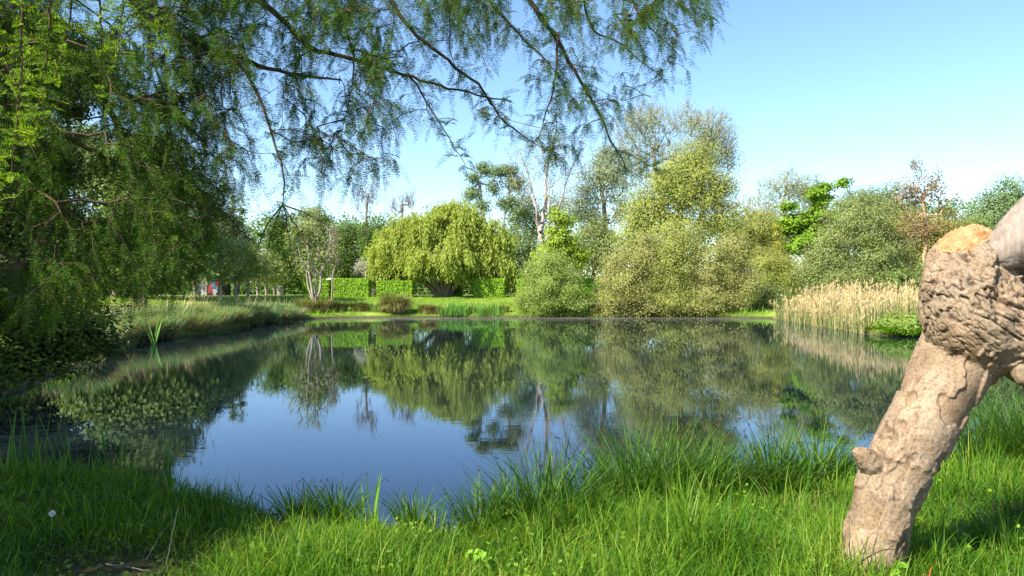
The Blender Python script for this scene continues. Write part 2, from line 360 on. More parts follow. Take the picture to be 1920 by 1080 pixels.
def blobpts(blobs, D, n, depth=.8, shell=2.4, base=None):
    ar = np.array([b[2]*b[3] for b in blobs], float); c = rng.choice(len(blobs), n, p=ar/ar.sum())
    B = np.array(blobs, float)[c]; s = D/F
    u = rndunit(n)*(rng.random(n)**(1/shell))[:, None]
    ctr = np.stack([(B[:, 0]-960)*s, np.full(n, D), CZ-(B[:, 1]-HY)*s], 1)
    dy = (B[:, 4]*s if B.shape[1] > 4 else B[:, 2]*s*depth)
    return ctr+u*np.stack([B[:, 2]*s, dy, B[:, 3]*s], 1), ctr
def leafcloud(geo, nodes, ctr, per, cr, size, updir=.4, elong=1.8, hang=0.0, flat=.7, tvar=.7):
    n = len(nodes); tot = int(n*per); k = rng.integers(0, n, tot)
    off = rng.normal(size=(tot, 3))*cr; off[:, 2] *= flat
    c = nodes[k]+off; out = unit(c-ctr[k])
    nrm = unit(rndunit(tot)*.9+out*1.0+np.array([0, -.15, updir+.1]))
    a = unit(np.cross(nrm, rndunit(tot))+np.array([0, 0, -hang])); b = unit(np.cross(nrm, a))
    sz = size*rng.uniform(.6, 1.35, tot)
    cl = rng.random(n)[k]*tvar+rng.random(tot)*(1-tvar)
    geo.add(*leaves(c, a, b, sz*.5, sz*.5/elong, cl))
ROW = {}
def tree(name, label, cat, bx, D, blobs, leaf, bark, nodes=70, per=60, cr=.5, size=.22, tr=.16, rtip=.012, group=None, base=None,
         depth=.8, shell=2.4, lean=0, trunktop=None, up=1.0, hang=0, updir=.4, twigs=0, twigmat=None, k=5, stems=1, elong=1.8, fastig=0, flat=.7, extra=None):
    b = G(bx, D) if base is None else np.array(base, float)
    root = thing(name, label, cat, b, group); root_loc = b
    nd, ct = blobpts(blobs, D, nodes, depth, shell)
    nd[:, 2] = np.maximum(nd[:, 2], b[2]+.15)
    cz = nd[:, 2].mean(); topx = nd[:, 0].mean(); zt = cz if trunktop is None else CZ-(trunktop-HY)*D/F
    tg = Geo()
    if stems == 1:
        st = [b-np.array([0, 0, .3])]+[b+np.array([(topx-b[0])*t**1.5, 0, (zt-b[2])*t])+rng.normal(scale=.04*(zt-b[2])*.3, size=3)*(t > 0) for t in (.15, .3, .45, .6, .8, 1)]
        pos, par = skeleton(np.array(st), nd, up); branch_mesh(tg, pos, par, tr, rtip, k)
    else:
        grp = rng.integers(0, stems, nodes); hx = nd[:, 0]; q = np.argsort(hx); grp[q] = np.arange(nodes)*stems//nodes
        for s in range(stems):
            sub = nd[grp == s]
            if len(sub) < 2: continue
            m = sub.mean(0); bb = b+np.array([(m[0]-b[0])*.06, rng.normal()*.12, -.3]); zz = (m-bb)
            st = [bb+zz*np.array([t**1.35, t**1.2, t])+rng.normal(scale=.03, size=3)*(t > 0)*np.linalg.norm(zz)*.5 for t in (0, .2, .4, .6, .8, 1)]
            pos, par = skeleton(np.array(st), sub, up); branch_mesh(tg, pos, par, tr*rng.uniform(.6, 1), rtip, k)
    if twigs:
        tot = nodes*twigs; kk = rng.integers(0, nodes, tot); d = unit(unit(nd[kk]-np.array([b[0], b[1], b[2]+(zt-b[2])*.5]))*.8+rndunit(tot)*.55+np.array([0, 0, .45*(1-hang*2)+fastig]))
        Ln = cr*rng.uniform(.6, 1.6, tot)[:, None]
        m1 = nd[kk]+d*Ln*.5+rng.normal(scale=.06, size=(tot, 3))*Ln; m2 = nd[kk]+d*Ln+rng.normal(scale=.1, size=(tot, 3))*Ln-np.array([0, 0, hang])*Ln*.3
        V, Q = tubes(nd[kk], m1, np.full(tot, rtip), np.full(tot, rtip*.7), 3); tg.add(V, Q)
        V, Q = tubes(m1, m2, np.full(tot, rtip*.7), np.full(tot, rtip*.4), 3); tg.add(V, Q)
    tg.build('trunk', bark, root, True)
    if leaf is not None and per > 0:
        lg = Geo(); leafcloud(lg, nd, ct, per, cr, size, updir, elong, hang, flat)
        lg.build('crown', leaf, root)
    if extra: extra(root, nd, ct)
    return root

def weeping(name, label, cat, bx, D, blobs, leaf, bark, nodes, strands, L, size, tr, group=None, depth=.8):
    b = G(bx, D); root = thing(name, label, cat, b, group)
    nd, ct = blobpts(blobs, D, nodes, depth, 3.0)
    tg = Geo(); zt = b[2]+2.2
    for s in range(6):
        sub = nd[(np.arange(nodes) % 6) == s]; o = np.argsort(sub[:, 0]); 
    q = np.argsort(nd[:, 0]); grp = np.empty(nodes, int); grp[q] = np.arange(nodes)*6//nodes
    for s in range(6):
        sub = nd[grp == s]; m = sub.mean(0); bb = b+np.array([(s-2.5)*.12, rng.normal()*.1, -.3]); zz = m-bb
        st = [bb+zz*np.array([t**1.1, t, t**.8]) for t in (0, .15, .3, .5, .7, .9)]
        pos, par = skeleton(np.array(st), sub, 1.0); branch_mesh(tg, pos, par, tr, .012)
    tg.build('trunk', bark, root, True)
    # hanging strands: arcs up and over, then down
    n = strands; k = rng.integers(0, nodes, n); o = nd[k]+rng.normal(scale=.35, size=(n, 3))
    out = unit((o-ct[k])*np.array([1, 1, 0])+rng.normal(scale=.3, size=(n, 3))*np.array([1, 1, 0])); Ls = L*rng.uniform(.5, 1.3, n)
    m = 16; t = np.linspace(0, 1, m)
    C = o[:, None]+out[:, None]*(t**.6)[None, :, None]*.45*Ls[:, None, None]+np.array([0, 0, 1.])*((.25*np.sin(t*2.2)-t**1.5)[None, :, None]*Ls[:, None, None])
    C = C.reshape(-1, 3)+rng.normal(scale=.09, size=(n*m, 3)); keep = C[:, 2] > gz(b[0], b[1])+.9+.5*np.sin(C[:, 0]*1.7)
    A = np.repeat(rng.random(n)*.6, m)+rng.random(n*m)*.4
    a = unit(rndunit(n*m)*.6+np.array([0, 0, -1.])+np.repeat(out, m, 0)*.5); bb = perp(a); sz = size*rng.uniform(.7, 1.3, n*m)
    sel = keep; lg = Geo(); lg.add(*leaves(C[sel], a[sel], bb[sel], sz[sel]*.6, sz[sel]*.2, A[sel])); lg.build('crown', leaf, root)
    return root

# ------------------------------------------------------------------ far and middle trees
# --- far shore, right half
tree('osier_bush', 'rounded fresh green osier bush at the water edge left of the olive scrub', 'bush', 1033, 57.0,
     [(1033, 535, 62, 58, 60), (1000, 560, 36, 34, 50), (1072, 560, 36, 34, 50), (1033, 500, 44, 34, 40)], M['domegreen'], M['twigpale'], nodes=320, per=120, cr=.33, size=.14, tr=.06, rtip=.008, stems=9, updir=.2, elong=2.6, twigs=4, fastig=.7)
def scrub(lab, bx, D, blobs, leaf='olive', nodes=270, per=150, **k):
    kw = dict(cr=.36, size=.13, tr=.09, rtip=.008, stems=7, elong=2.2, twigs=7, group='willow scrub along the far shore'); kw.update(k)
    return tree('scrub_willow', lab, 'shrub', bx, D, blobs, M[leaf], M['twigpale'], nodes=nodes, per=per, **kw)
scrub('wide brownish olive scrub bush just right of the rounded osier bush', 1180, 56.8, [(1175, 522, 50, 54), (1150, 570, 40, 30), (1205, 480, 40, 36), (1200, 572, 45, 28)], leaf='tanolive')
scrub('olive scrub bush with a yellow green heart below the tallest yellow green tree', 1265, 56.8, [(1262, 500, 50, 70), (1262, 572, 55, 30), (1280, 455, 38, 42)], leaf='ygreen', nodes=230)
scrub('tallest pale olive scrub bush overhanging the water left of the reed bed', 1350, 56.8, [(1345, 500, 50, 58), (1330, 568, 62, 34), (1395, 540, 42, 44), (1380, 470, 30, 34)], nodes=300, leaf='tanolive')
scrub('low green bank bush in the dip between the olive scrub and the reeds', 1458, 58, [(1455, 562, 28, 24), (1435, 575, 22, 16)], leaf='midgreen', nodes=90, stems=4)
scrub('dusty olive thicket behind the dip at the left end of the reeds', 1445, 64, [(1440, 500, 42, 42), (1470, 520, 40, 45)], nodes=150)
tree('crack_willow', 'large yellow green tree with dark forked limbs towering over the scrub', 'tree', 1272, 67,
     [(1285, 345, 62, 62), (1235, 385, 60, 52), (1335, 375, 50, 52), (1200, 400, 42, 40), (1355, 420, 38, 45), (1255, 430, 80, 45), (1300, 300, 44, 36), (1265, 330, 40, 40), (1190, 445, 42, 34), (1350, 350, 34, 30)], M['ygreen'], M['bark'],
     nodes=620, per=85, cr=.55, size=.2, tr=.38, twigs=3, rtip=.011, hang=.3, elong=2.4)
pop = 'tall thin poplars behind the yellow green tree'
tree('poplar', 'tallest airy poplar with grey twigs rising behind the left of the yellow green tree', 'tree', 1262, 98, [(1225, 270, 62, 66), (1185, 250, 34, 40), (1260, 330, 60, 50), (1215, 225, 45, 32), (1180, 320, 40, 45)], M['grey'], M['twigpale'], nodes=480, per=36, cr=.75, size=.18, tr=.3, twigs=7, rtip=.015, fastig=.3, group=pop)
tree('poplar', 'airy poplar with drooping right side rising behind the right of the yellow green tree', 'tree', 1300, 100, [(1330, 245, 48, 42), (1365, 300, 24, 42), (1310, 290, 40, 50), (1290, 225, 28, 28), (1345, 275, 38, 40)], M['grey'], M['twigpale'], nodes=400, per=36, cr=.75, size=.18, tr=.3, twigs=7, rtip=.015, hang=.3, group=pop)
tree('poplar', 'grey green poplar with dark forked trunk left of the yellow green tree', 'tree', 1143, 84, [(1145, 330, 40, 42), (1110, 350, 32, 45), (1165, 380, 30, 40), (1095, 400, 30, 40), (1140, 290, 28, 22), (1125, 420, 34, 30)], M['grey'], M['bark'], nodes=330, per=60, cr=.55, size=.2, tr=.28, twigs=4, rtip=.012, group=pop, trunktop=330)
tree('aspen', 'dark leaved tree with twin white trunks left of the bare pale tree', 'tree', 930, 86, [(888, 335, 16, 14), (912, 318, 18, 12), (945, 322, 22, 14), (884, 362, 13, 12), (966, 345, 18, 14), (925, 350, 16, 14), (905, 385, 14, 12), (955, 380, 18, 16)], M['blue'], M['barkwhite'], nodes=120, per=120, cr=.42, size=.2, tr=.22, stems=2, rtip=.02)
def pale_tree():
    D = 80; b = G(1018, D); r = thing('bare_tree', 'bare tree with pale pinkish bark and spreading limbs standing behind the bright green sapling', 'tree', b)
    g = Geo()
    limbs = [[(1015, 560, .5), (1015, 470, .46), (1012, 430, .42), (1006, 395, .26), (997, 355, .2), (985, 310, .13), (975, 280, .07)],
             [(1013, 435, .36), (1020, 400, .3), (1025, 360, .24), (1024, 325, .19), (1033, 290, .13), (1038, 255, .06)],
             [(1018, 470, .3), (1030, 430, .24), (1030, 390, .2), (1028, 350, .16), (1022, 320, .1), (1012, 262, .05)],
             [(1020, 500, .3), (1035, 440, .24), (1050, 380, .19), (1063, 340, .14), (1078, 300, .08), (1096, 268, .04)],
             [(1012, 430, .2), (1000, 405, .16), (985, 385, .08)]]
    tips = []
    for L in limbs:
        pts = np.array([list(P(x, y, D+rng.normal()*.8))+[rr] for x, y, rr in L]); q = resample(pts, .5, .05)
        V, Q = tube_path(q[:, :3], q[:, 3]*.62, 7); g.add(V, Q); tips.append(q[len(q)//3:])
    nd, ct = blobpts([(1000, 300, 62, 62), (1060, 310, 52, 66), (970, 350, 38, 40), (1030, 270, 45, 35), (1050, 360, 40, 40)], D, 520)
    st = np.concatenate([t[::2, :3] for t in tips]); 
    pos = [*st]; par = [-1]*len(st)
    Pm = np.zeros((len(st)+2*len(nd), 3)); Pm[:len(st)] = st; c = len(st); e = []
    for j in np.argsort(np.min(np.linalg.norm(nd[:, None]-st[None], axis=2), 1)):
        p = nd[j]; dd = np.linalg.norm(Pm[:c]-p, axis=1)+np.maximum(0, Pm[:c, 2]-p[2]+.3)*1.5; k = int(np.argmin(dd)); m = (Pm[k]+p)/2+rng.normal(scale=.06, size=3)*np.linalg.norm(Pm[k]-p)+np.array([0, 0, -.05]); Pm[c] = m; Pm[c+1] = p; e += [(k, c), (c, c+1)]; c += 2
    e = np.array(e); V, Q = tubes(Pm[e[:, 0]], Pm[e[:, 1]], np.full(len(e), .028), np.full(len(e), .02), 4); g.add(V, Q)
    g.build('trunk', M['barkwhite'], r, True)
    lg = Geo(); leafcloud(lg, nd[:170], ct[:170], 9, .3, .14); lg.build('crown', M['rust'], r)
pale_tree()
tree('maple_sapling', 'bright lime green small tree in front of the bare pale tree', 'tree', 1052, 68, [(1052, 415, 20, 28), (1050, 460, 36, 36), (1030, 480, 28, 22), (1080, 480, 26, 24)], M['lime'], M['bark'], nodes=120, per=70, cr=.32, size=.24, tr=.12, elong=1.4)
tree('silver_willow', 'silvery blue green bushy tree between the weeping willow and the bare pale tree', 'tree', 965, 76, [(965, 450, 42, 32), (935, 490, 30, 40), (985, 480, 40, 42), (950, 515, 32, 30)], M['blue'], M['bark'], nodes=170, per=80, cr=.5, size=.2, tr=.18)
tree('silver_willow', 'pale blue green bushy tree under the forked grey green poplar', 'tree', 1110, 78, [(1110, 450, 42, 40), (1140, 480, 45, 35), (1090, 490, 34, 34)], M['sage'], M['bark'], nodes=170, per=70, cr=.5, size=.2, tr=.16, twigs=3)
tree('ash_tree', 'olive tree filling the gap behind the dark leaved twin trunk tree', 'tree', 985, 92, [(975, 390, 34, 42), (1000, 420, 44, 40), (1050, 400, 40, 40)], M['midgreen'], M['bark'], nodes=150, per=60, cr=.6, size=.24, tr=.2, twigs=3)

weeping('weeping_willow', 'broad golden green weeping willow on the lawn behind the pond', 'tree', 832, 70,
        [(745, 470, 42, 45), (795, 440, 42, 40), (855, 425, 52, 38), (915, 455, 42, 45), (825, 480, 90, 40), (740, 505, 38, 25), (930, 500, 38, 30), (860, 400, 28, 18), (765, 430, 28, 22), (735, 520, 30, 16), (920, 515, 34, 16), (870, 500, 50, 24)], M['willow'], M['bark'], 340, 6800, 1.2, .24, .26)

# --- far shore, right side woodland
tree('poplar', 'sparse pale poplar on the skyline left of the bright green maple', 'tree', 1470, 92, [(1465, 345, 45, 32), (1440, 375, 28, 36), (1500, 360, 30, 34), (1470, 400, 45, 40)], M['grey'], M['twigpale'], nodes=230, per=26, cr=.6, size=.2, tr=.22, twigs=6, rtip=.012)
tree('poplar', 'small sparse poplar on the skyline just behind the bright green maple', 'tree', 1515, 95, [(1515, 350, 28, 26), (1530, 380, 30, 35)], M['grey'], M['twigpale'], nodes=110, per=34, cr=.6, size=.2, tr=.2, twigs=5)
tree('maple', 'vivid green maple standing out from the olive trees right of the tall poplars', 'tree', 1520, 70, [(1540, 365, 22, 28), (1535, 410, 32, 30), (1495, 425, 30, 26), (1510, 455, 36, 26), (1555, 440, 20, 28), (1480, 385, 12, 12), (1578, 345, 16, 10)], M['maple'], M['barkdark'], nodes=120, per=120, cr=.36, size=.26, tr=.2, elong=1.3, updir=.9, flat=.45)
tree('willow_tree', 'soft olive round willow in front of the bright green maple', 'tree', 1610, 56, [(1610, 420, 62, 60), (1560, 480, 50, 50), (1640, 480, 70, 60), (1580, 530, 70, 30), (1530, 510, 34, 34)], M['sage'], M['twigpale'], nodes=520, per=110, cr=.42, size=.15, tr=.14, stems=6, twigs=4, elong=2.4)
tree('willow_tree', 'olive crowned tree on the skyline behind the soft olive round willow', 'tree', 1650, 78, [(1620, 380, 42, 36), (1670, 380, 48, 40), (1590, 400, 32, 40)], M['midgreen'], M['bark'], nodes=170, per=70, cr=.55, size=.2, tr=.2, twigs=4)
tree('rowan', 'slim tree with pale orange trunk and sparse bronze young leaves', 'tree', 1737, 50, [(1735, 350, 42, 40), (1700, 370, 26, 30), (1775, 385, 24, 26), (1712, 310, 14, 14), (1725, 420, 40, 30)], M['red'], M['barkorange'], nodes=150, per=17, cr=.26, size=.15, tr=.13, trunktop=370, twigs=3, elong=1.6)
tree('hawthorn', 'rust tinged bushy tree behind the slim bronze leaved tree', 'tree', 1720, 58, [(1700, 440, 50, 45), (1760, 440, 50, 50), (1720, 500, 60, 50), (1790, 480, 40, 60)], M['rust'], M['bark'], nodes=400, per=100, cr=.42, size=.15, tr=.14, stems=4, twigs=4)
tree('ash_tree', 'blue green rounded tree on the skyline above the broken stump', 'tree', 1885, 66, [(1885, 365, 45, 36), (1850, 390, 34, 32), (1920, 400, 50, 45), (1870, 430, 60, 40)], M['blue'], M['bark'], nodes=220, per=80, cr=.5, size=.2, tr=.2)
tree('ash_tree', 'olive green tree between the bronze leaved tree and the broken stump', 'tree', 1820, 62, [(1815, 420, 40, 34), (1830, 480, 60, 60), (1900, 500, 60, 60)], M['midgreen'], M['bark'], nodes=260, per=80, cr=.45, size=.18, tr=.2, stems=3)
tree('hazel', 'leafy green bush behind the right end of the reeds', 'bush', 1700, 44, [(1690, 525, 28, 22), (1725, 540, 30, 22), (1760, 520, 40, 35)], M['midgreen'], M['twig'], nodes=140, per=90, cr=.28, size=.14, tr=.05, stems=5, updir=.7)
tree('alder', 'dense green trees on the far right bank behind the leaning trunk', 'tree', 1900, 42, [(1850, 520, 70, 60), (1950, 500, 80, 80), (2050, 480, 80, 90)], M['midgreen'], M['bark'], nodes=300, per=90, cr=.45, size=.17, tr=.12, stems=4)
for (x, y, lab) in ((1408, 445, 'golden ivy clad dead trunk nearest the yellow green tree'), (1432, 455, 'darker ivy clad dead trunk in the middle of three'), (1458, 440, 'tallest golden ivy clad trunk beside the bright green maple')):
    tree('ivy_clad_trunk', lab, 'tree', x, 69+(x % 3), [(x, y+10, 8, 38, 8), (x, y+40, 11, 22, 10)], M['gold'], M['bark'], nodes=44, per=70, cr=.2, size=.17, tr=.12, trunktop=y-30, group='ivy clad trunks left of the bright green maple')
tree('willow_tree', 'olive willow filling the skyline dip right of the yellow green tree', 'tree', 1430, 76, [(1425, 430, 38, 40), (1455, 455, 40, 44), (1395, 455, 30, 40)], M['olive'], M['twigpale'], nodes=240, per=70, cr=.5, size=.17, tr=.15, twigs=5, stems=3)
tree('birch', 'thin twiggy olive tree between the yellow green tree and the ivy clad trunks', 'tree', 1400, 84, [(1400, 400, 34, 32), (1430, 420, 30, 30), (1390, 440, 40, 34)], M['olive'], M['twigpale'], nodes=150, per=34, cr=.6, size=.18, tr=.15, twigs=7, stems=3)

# --- woodland left of the willow
wd = 'woodland trees behind the hedges'
for lab, bx, D, bl, lf in (
    ('mid green broad tree left of the ivy clad bare tree behind the hedges', 655, 100, [(650, 445, 30, 28), (640, 480, 36, 40), (660, 500, 30, 30)], 'wood'),
    ('darker round tree between the bare trees and the weeping willow', 705, 98, [(705, 440, 24, 22), (700, 480, 34, 40), (725, 455, 20, 30)], 'wood'),
    ('fresh green tree rising behind the many stemmed shoreline tree', 590, 92, [(590, 415, 28, 26), (575, 450, 34, 40), (600, 490, 34, 40)], 'midgreen'),
    ('dark green tree behind the rubbish bin', 530, 96, [(525, 435, 24, 26), (530, 480, 36, 45), (545, 520, 30, 20)], 'wood')):
    tree('woodland_tree', lab, 'tree', bx, D, bl, M[lf], M['bark'], nodes=230, per=110, cr=.6, size=.24, tr=.25, group=wd)
tree('bare_tree', 'thin bare forked tree with ivy round its lower trunk behind the hedges', 'tree', 684, 90, [(684, 385, 17, 34), (672, 372, 10, 18), (700, 367, 12, 22)], None, M['twig'], nodes=70, per=0, cr=.9, tr=.14, twigs=5, rtip=.011, trunktop=365, fastig=.8)
tree('bare_tree', 'low bare spiky tree sticking up behind the left edge of the weeping willow', 'tree', 752, 88, [(752, 385, 24, 18), (735, 398, 14, 16), (770, 380, 10, 16)], None, M['twig'], nodes=60, per=0, cr=.9, tr=.14, twigs=5, rtip=.011, trunktop=395, fastig=.6)
tree('ivy_clad_trunk', 'dark ivy covered trunk rising from the woodland under the thin bare tree', 'tree', 685, 88, [(685, 450, 7, 36, 7), (684, 480, 9, 20, 9)], M['wood'], M['bark'], nodes=40, per=70, cr=.25, size=.2, tr=.14, trunktop=420)
tree('blossom_bush', 'white blossoming bush in the gap between two clipped hedges', 'bush', 697, 74, [(684, 503, 18, 16), (698, 540, 9, 12)], M['blossom'], M['twig'], nodes=60, per=60, cr=.28, size=.12, tr=.06, stems=4, twigs=5)
tree('yew', 'dark dense sloping evergreen behind the row of young trees', 'tree', 420, 84, [(420, 440, 46, 40), (395, 400, 34, 34), (455, 455, 26, 16), (400, 480, 60, 40), (380, 380, 24, 24)], M['yew'], M['barkdark'], nodes=300, per=110, cr=.45, size=.2, tr=.3)
tree('ivy_clad_trunk', 'pair of ivy clad stems poking above the dark sloping evergreen', 'tree', 445, 88, [(437, 385, 5, 28, 5), (452, 385, 5, 24, 5), (445, 420, 10, 20, 8)], M['midgreen'], M['bark'], nodes=50, per=60, cr=.22, size=.2, tr=.12, trunktop=360, stems=2)
# --- left side, behind the overhanging boughs
lg_ = 'leafy trees on the left bank'
for nm, lab, bx, D, bl, lf, nn, pr in (
    ('broadleaf_tree', 'sunlit leafy tree with a stout trunk on the left bank beneath the boughs', 268, 41, [(235, 440, 56, 52), (300, 470, 54, 48), (345, 500, 34, 30), (260, 400, 60, 30), (180, 490, 50, 45)], 'midgreen', 260, 85),
    ('broadleaf_tree', 'tall olive tree filling the gap behind the hanging boughs at left', 215, 62, [(210, 330, 75, 60), (270, 290, 50, 50), (150, 290, 60, 60), (330, 350, 50, 45)], 'midgreen', 330, 70),
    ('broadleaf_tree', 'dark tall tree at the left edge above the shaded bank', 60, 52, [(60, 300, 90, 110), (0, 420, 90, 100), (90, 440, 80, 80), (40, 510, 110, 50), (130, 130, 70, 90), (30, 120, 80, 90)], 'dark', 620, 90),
    ('broadleaf_tree', 'dark leafy tree behind the trunk of the sunlit leafy tree', 200, 56, [(150, 480, 80, 60), (250, 500, 80, 55), (330, 450, 60, 60), (120, 520, 90, 34)], 'wood', 380, 90)):
    tree(nm, lab, 'tree', bx, D, bl, M[lf], M['bark'], nodes=nn, per=pr, cr=.5, size=.22 if D < 50 else .28, tr=.28, elong=1.4, group=lg_)
orch = 'young trees with pale trunks in a row on the far left lawn'
names = ['broadest crowned', 'leaning', 'third', 'fourth', 'fifth', 'short', 'farthest but one', 'farthest']
ORCH = [(366, 62, 38, 56, 478), (388, 74, 26, 40, 495), (412, 60, 36, 50, 490), (440, 64, 34, 46, 492), (465, 68, 30, 44, 495), (483, 74, 26, 38, 500), (500, 80, 22, 34, 505), (515, 84, 22, 32, 508), (236, 58, 26, 40, 500)]
OL = ['young pale trunked tree leftmost before the painted wall, wide tan tinged crown', 'slim young tree directly in front of the painted wall', 'slightly leaning young tree at the right edge of the painted wall',
      'young pale trunked tree first to the right of the painted wall', 'young pale trunked tree second to the right of the painted wall', 'young pale trunked tree third to the right of the painted wall',
      'small young tree fourth to the right of the painted wall', 'small young tree just left of the pale rubbish bin', 'slender white trunked tree left of the stout sunlit leafy tree']
for (x, D, rx, ry, cy), lab in zip(ORCH, OL):
    tree('young_tree', lab, 'tree', x, D, [(x, cy, rx, ry*.9), (x+rng.normal()*8, cy-ry*.5, rx*.7, ry*.4)], M['orchard'], M['barkpale'], nodes=90, per=55, cr=.32, size=.17, tr=.14, trunktop=cy-10, twigs=3, group=orch, elong=1.5)
tree('shoreline_ash', 'many stemmed pale barked tree growing from the water edge on the left', 'tree', 588, 55, [(560, 440, 22, 44), (590, 430, 20, 50), (612, 450, 18, 44), (575, 490, 34, 22), (602, 490, 22, 24)], M['orchard'], M['barkpale'], nodes=110, per=22, cr=.35, size=.15, tr=.10, stems=5, twigs=5, rtip=.012, fastig=.8)
tree('fastigiate_tree', 'slim upright tree with bare tan broom of twigs beside the clipped hedge', 'tree', 622, 58, [(625, 465, 11, 30, 11), (625, 495, 12, 16, 12), (626, 445, 8, 20, 8)], M['orchard'], M['twigpale'], nodes=80, per=5, cr=.5, size=.12, tr=.075, twigs=8, rtip=.008, trunktop=500, fastig=1.6)

def far_wood():
    n = 2600; D = 118; x = rng.uniform(-130, 130, n); pxx = 960+x*F/D
    top = np.interp(pxx, [-600, 300, 480, 560, 700, 800, 1000, 1100, 1200, 1400, 1480, 1600, 1800, 2600], [330, 395, 412, 408, 412, 425, 430, 430, 420, 400, 410, 395, 380, 360])+30*(fbm(np.c_[x*.12, x*0, x*0], 3, 200)-.45)
    zt = CZ-(top-HY)*D/F; z = .9+(zt-.9)*rng.random(n)**.85; y = D+rng.uniform(-3, 9, n); nd = np.c_[x, y, z]; nl = 2200; nd = np.r_[nd, np.c_[rng.uniform(-130, 130, nl), rng.uniform(D-6, D-3, nl), rng.uniform(1.0, 4.2, nl)]]; g = Geo(); leafcloud(g, nd, nd+[0, 6., -3.], 46, .85, .42, .4, 1.5)
    tag(g.build('distant_wood', M['wood']), 'distant green wood closing the horizon behind the lawn', 'wood', kind='stuff')
far_wood()
# ------------------------------------------------------------------ clipped hedges
def hedge(lab, x0, x1, y0, D, dep=1.1):
    s = D/F; a = G(x0, D); b = G(x1, D); zb = min(a[2], b[2])-.03; zt = CZ-(y0-HY)*s; cx = (a[0]+b[0])/2; hw = (b[0]-a[0])/2; h = zt-zb
    r = thing('clipped_hedge', lab, 'hedge', (cx, D, zb), 'clipped hedge blocks on the far lawn')
    # inner twiggy core, rounded block
    g = Geo(); n = 14; nu = np.linspace(-1, 1, n)
    ctr = np.array([cx, D+dep/2, zb+h*.48]); hl = np.array([hw, dep/2, h*.5])
    th = np.linspace(0, 2*math.pi, 25)[:-1]; ph = np.linspace(-math.pi/2, math.pi/2, 13)
    sg = lambda v, e: np.sign(v)*np.abs(v)**e
    V = np.array([[sg(math.cos(p), .25)*sg(math.cos(t), .25), sg(math.cos(p), .25)*sg(math.sin(t), .25), sg(math.sin(p), .25)] for p in ph for t in th])*hl*.9+ctr
    i = np.arange(24); Q = np.concatenate([np.stack([i, (i+1) % 24, (i+1) % 24+24, i+24], 1)+k*24 for k in range(12)])
    g.add(V, Q); g.build('branches', M['twig'], r)
    N_ = int(5200*hw*2*h/(4.5)); u = rng.uniform(-1, 1, (N_, 3)); f = rng.choice(5, N_, p=[.42, .08, .1, .12, .28])
    u[f == 0, 1] = -1; u[f == 1, 1] = 1; u[f == 2, 0] = -1; u[f == 3, 0] = 1; u[f == 4, 2] = 1
    nrm = np.zeros((N_, 3)); nrm[f == 0, 1] = -1; nrm[f == 1, 1] = 1; nrm[f == 2, 0] = -1; nrm[f == 3, 0] = 1; nrm[f == 4, 2] = 1
    pp = ctr+u*hl; bump = (fbm(pp*3.2, 2, 3)-.4)*.22; pp = pp+nrm*bump[:, None]*1.0+rng.normal(scale=.045, size=(N_, 3))
    nn = unit(nrm+rndunit(N_)*.7+np.array([0, 0, .4])); aa = unit(np.cross(nn, rndunit(N_))); bb = np.cross(nn, aa); sz = rng.uniform(.09, .17, N_)
    lg = Geo(); lg.add(*leaves(pp, aa, bb, sz*.55, sz*.4, rng.random(N_))); lg.build('foliage', M['hedge'], r)
hedge('clipped hedge block leftmost, half hidden behind the many stemmed shoreline tree', 568, 616, 525, 68)
hedge('clipped hedge block between the slim upright tree and the white blossoming bush', 626, 691, 523, 68)
hedge('clipped hedge block under the left skirts of the weeping willow', 707, 772, 527, 68)
hedge('clipped hedge block directly behind the trunk of the weeping willow', 838, 866, 530, 71.5)
hedge('clipped hedge block under the right skirts of the weeping willow', 888, 945, 523, 68)
hedge('clipped hedge sliver between the weeping willow and the rounded osier bush', 970, 985, 524, 68)
hedge('clipped hedge block in the gap right of the rounded osier bush', 1080, 1112, 523, 69)

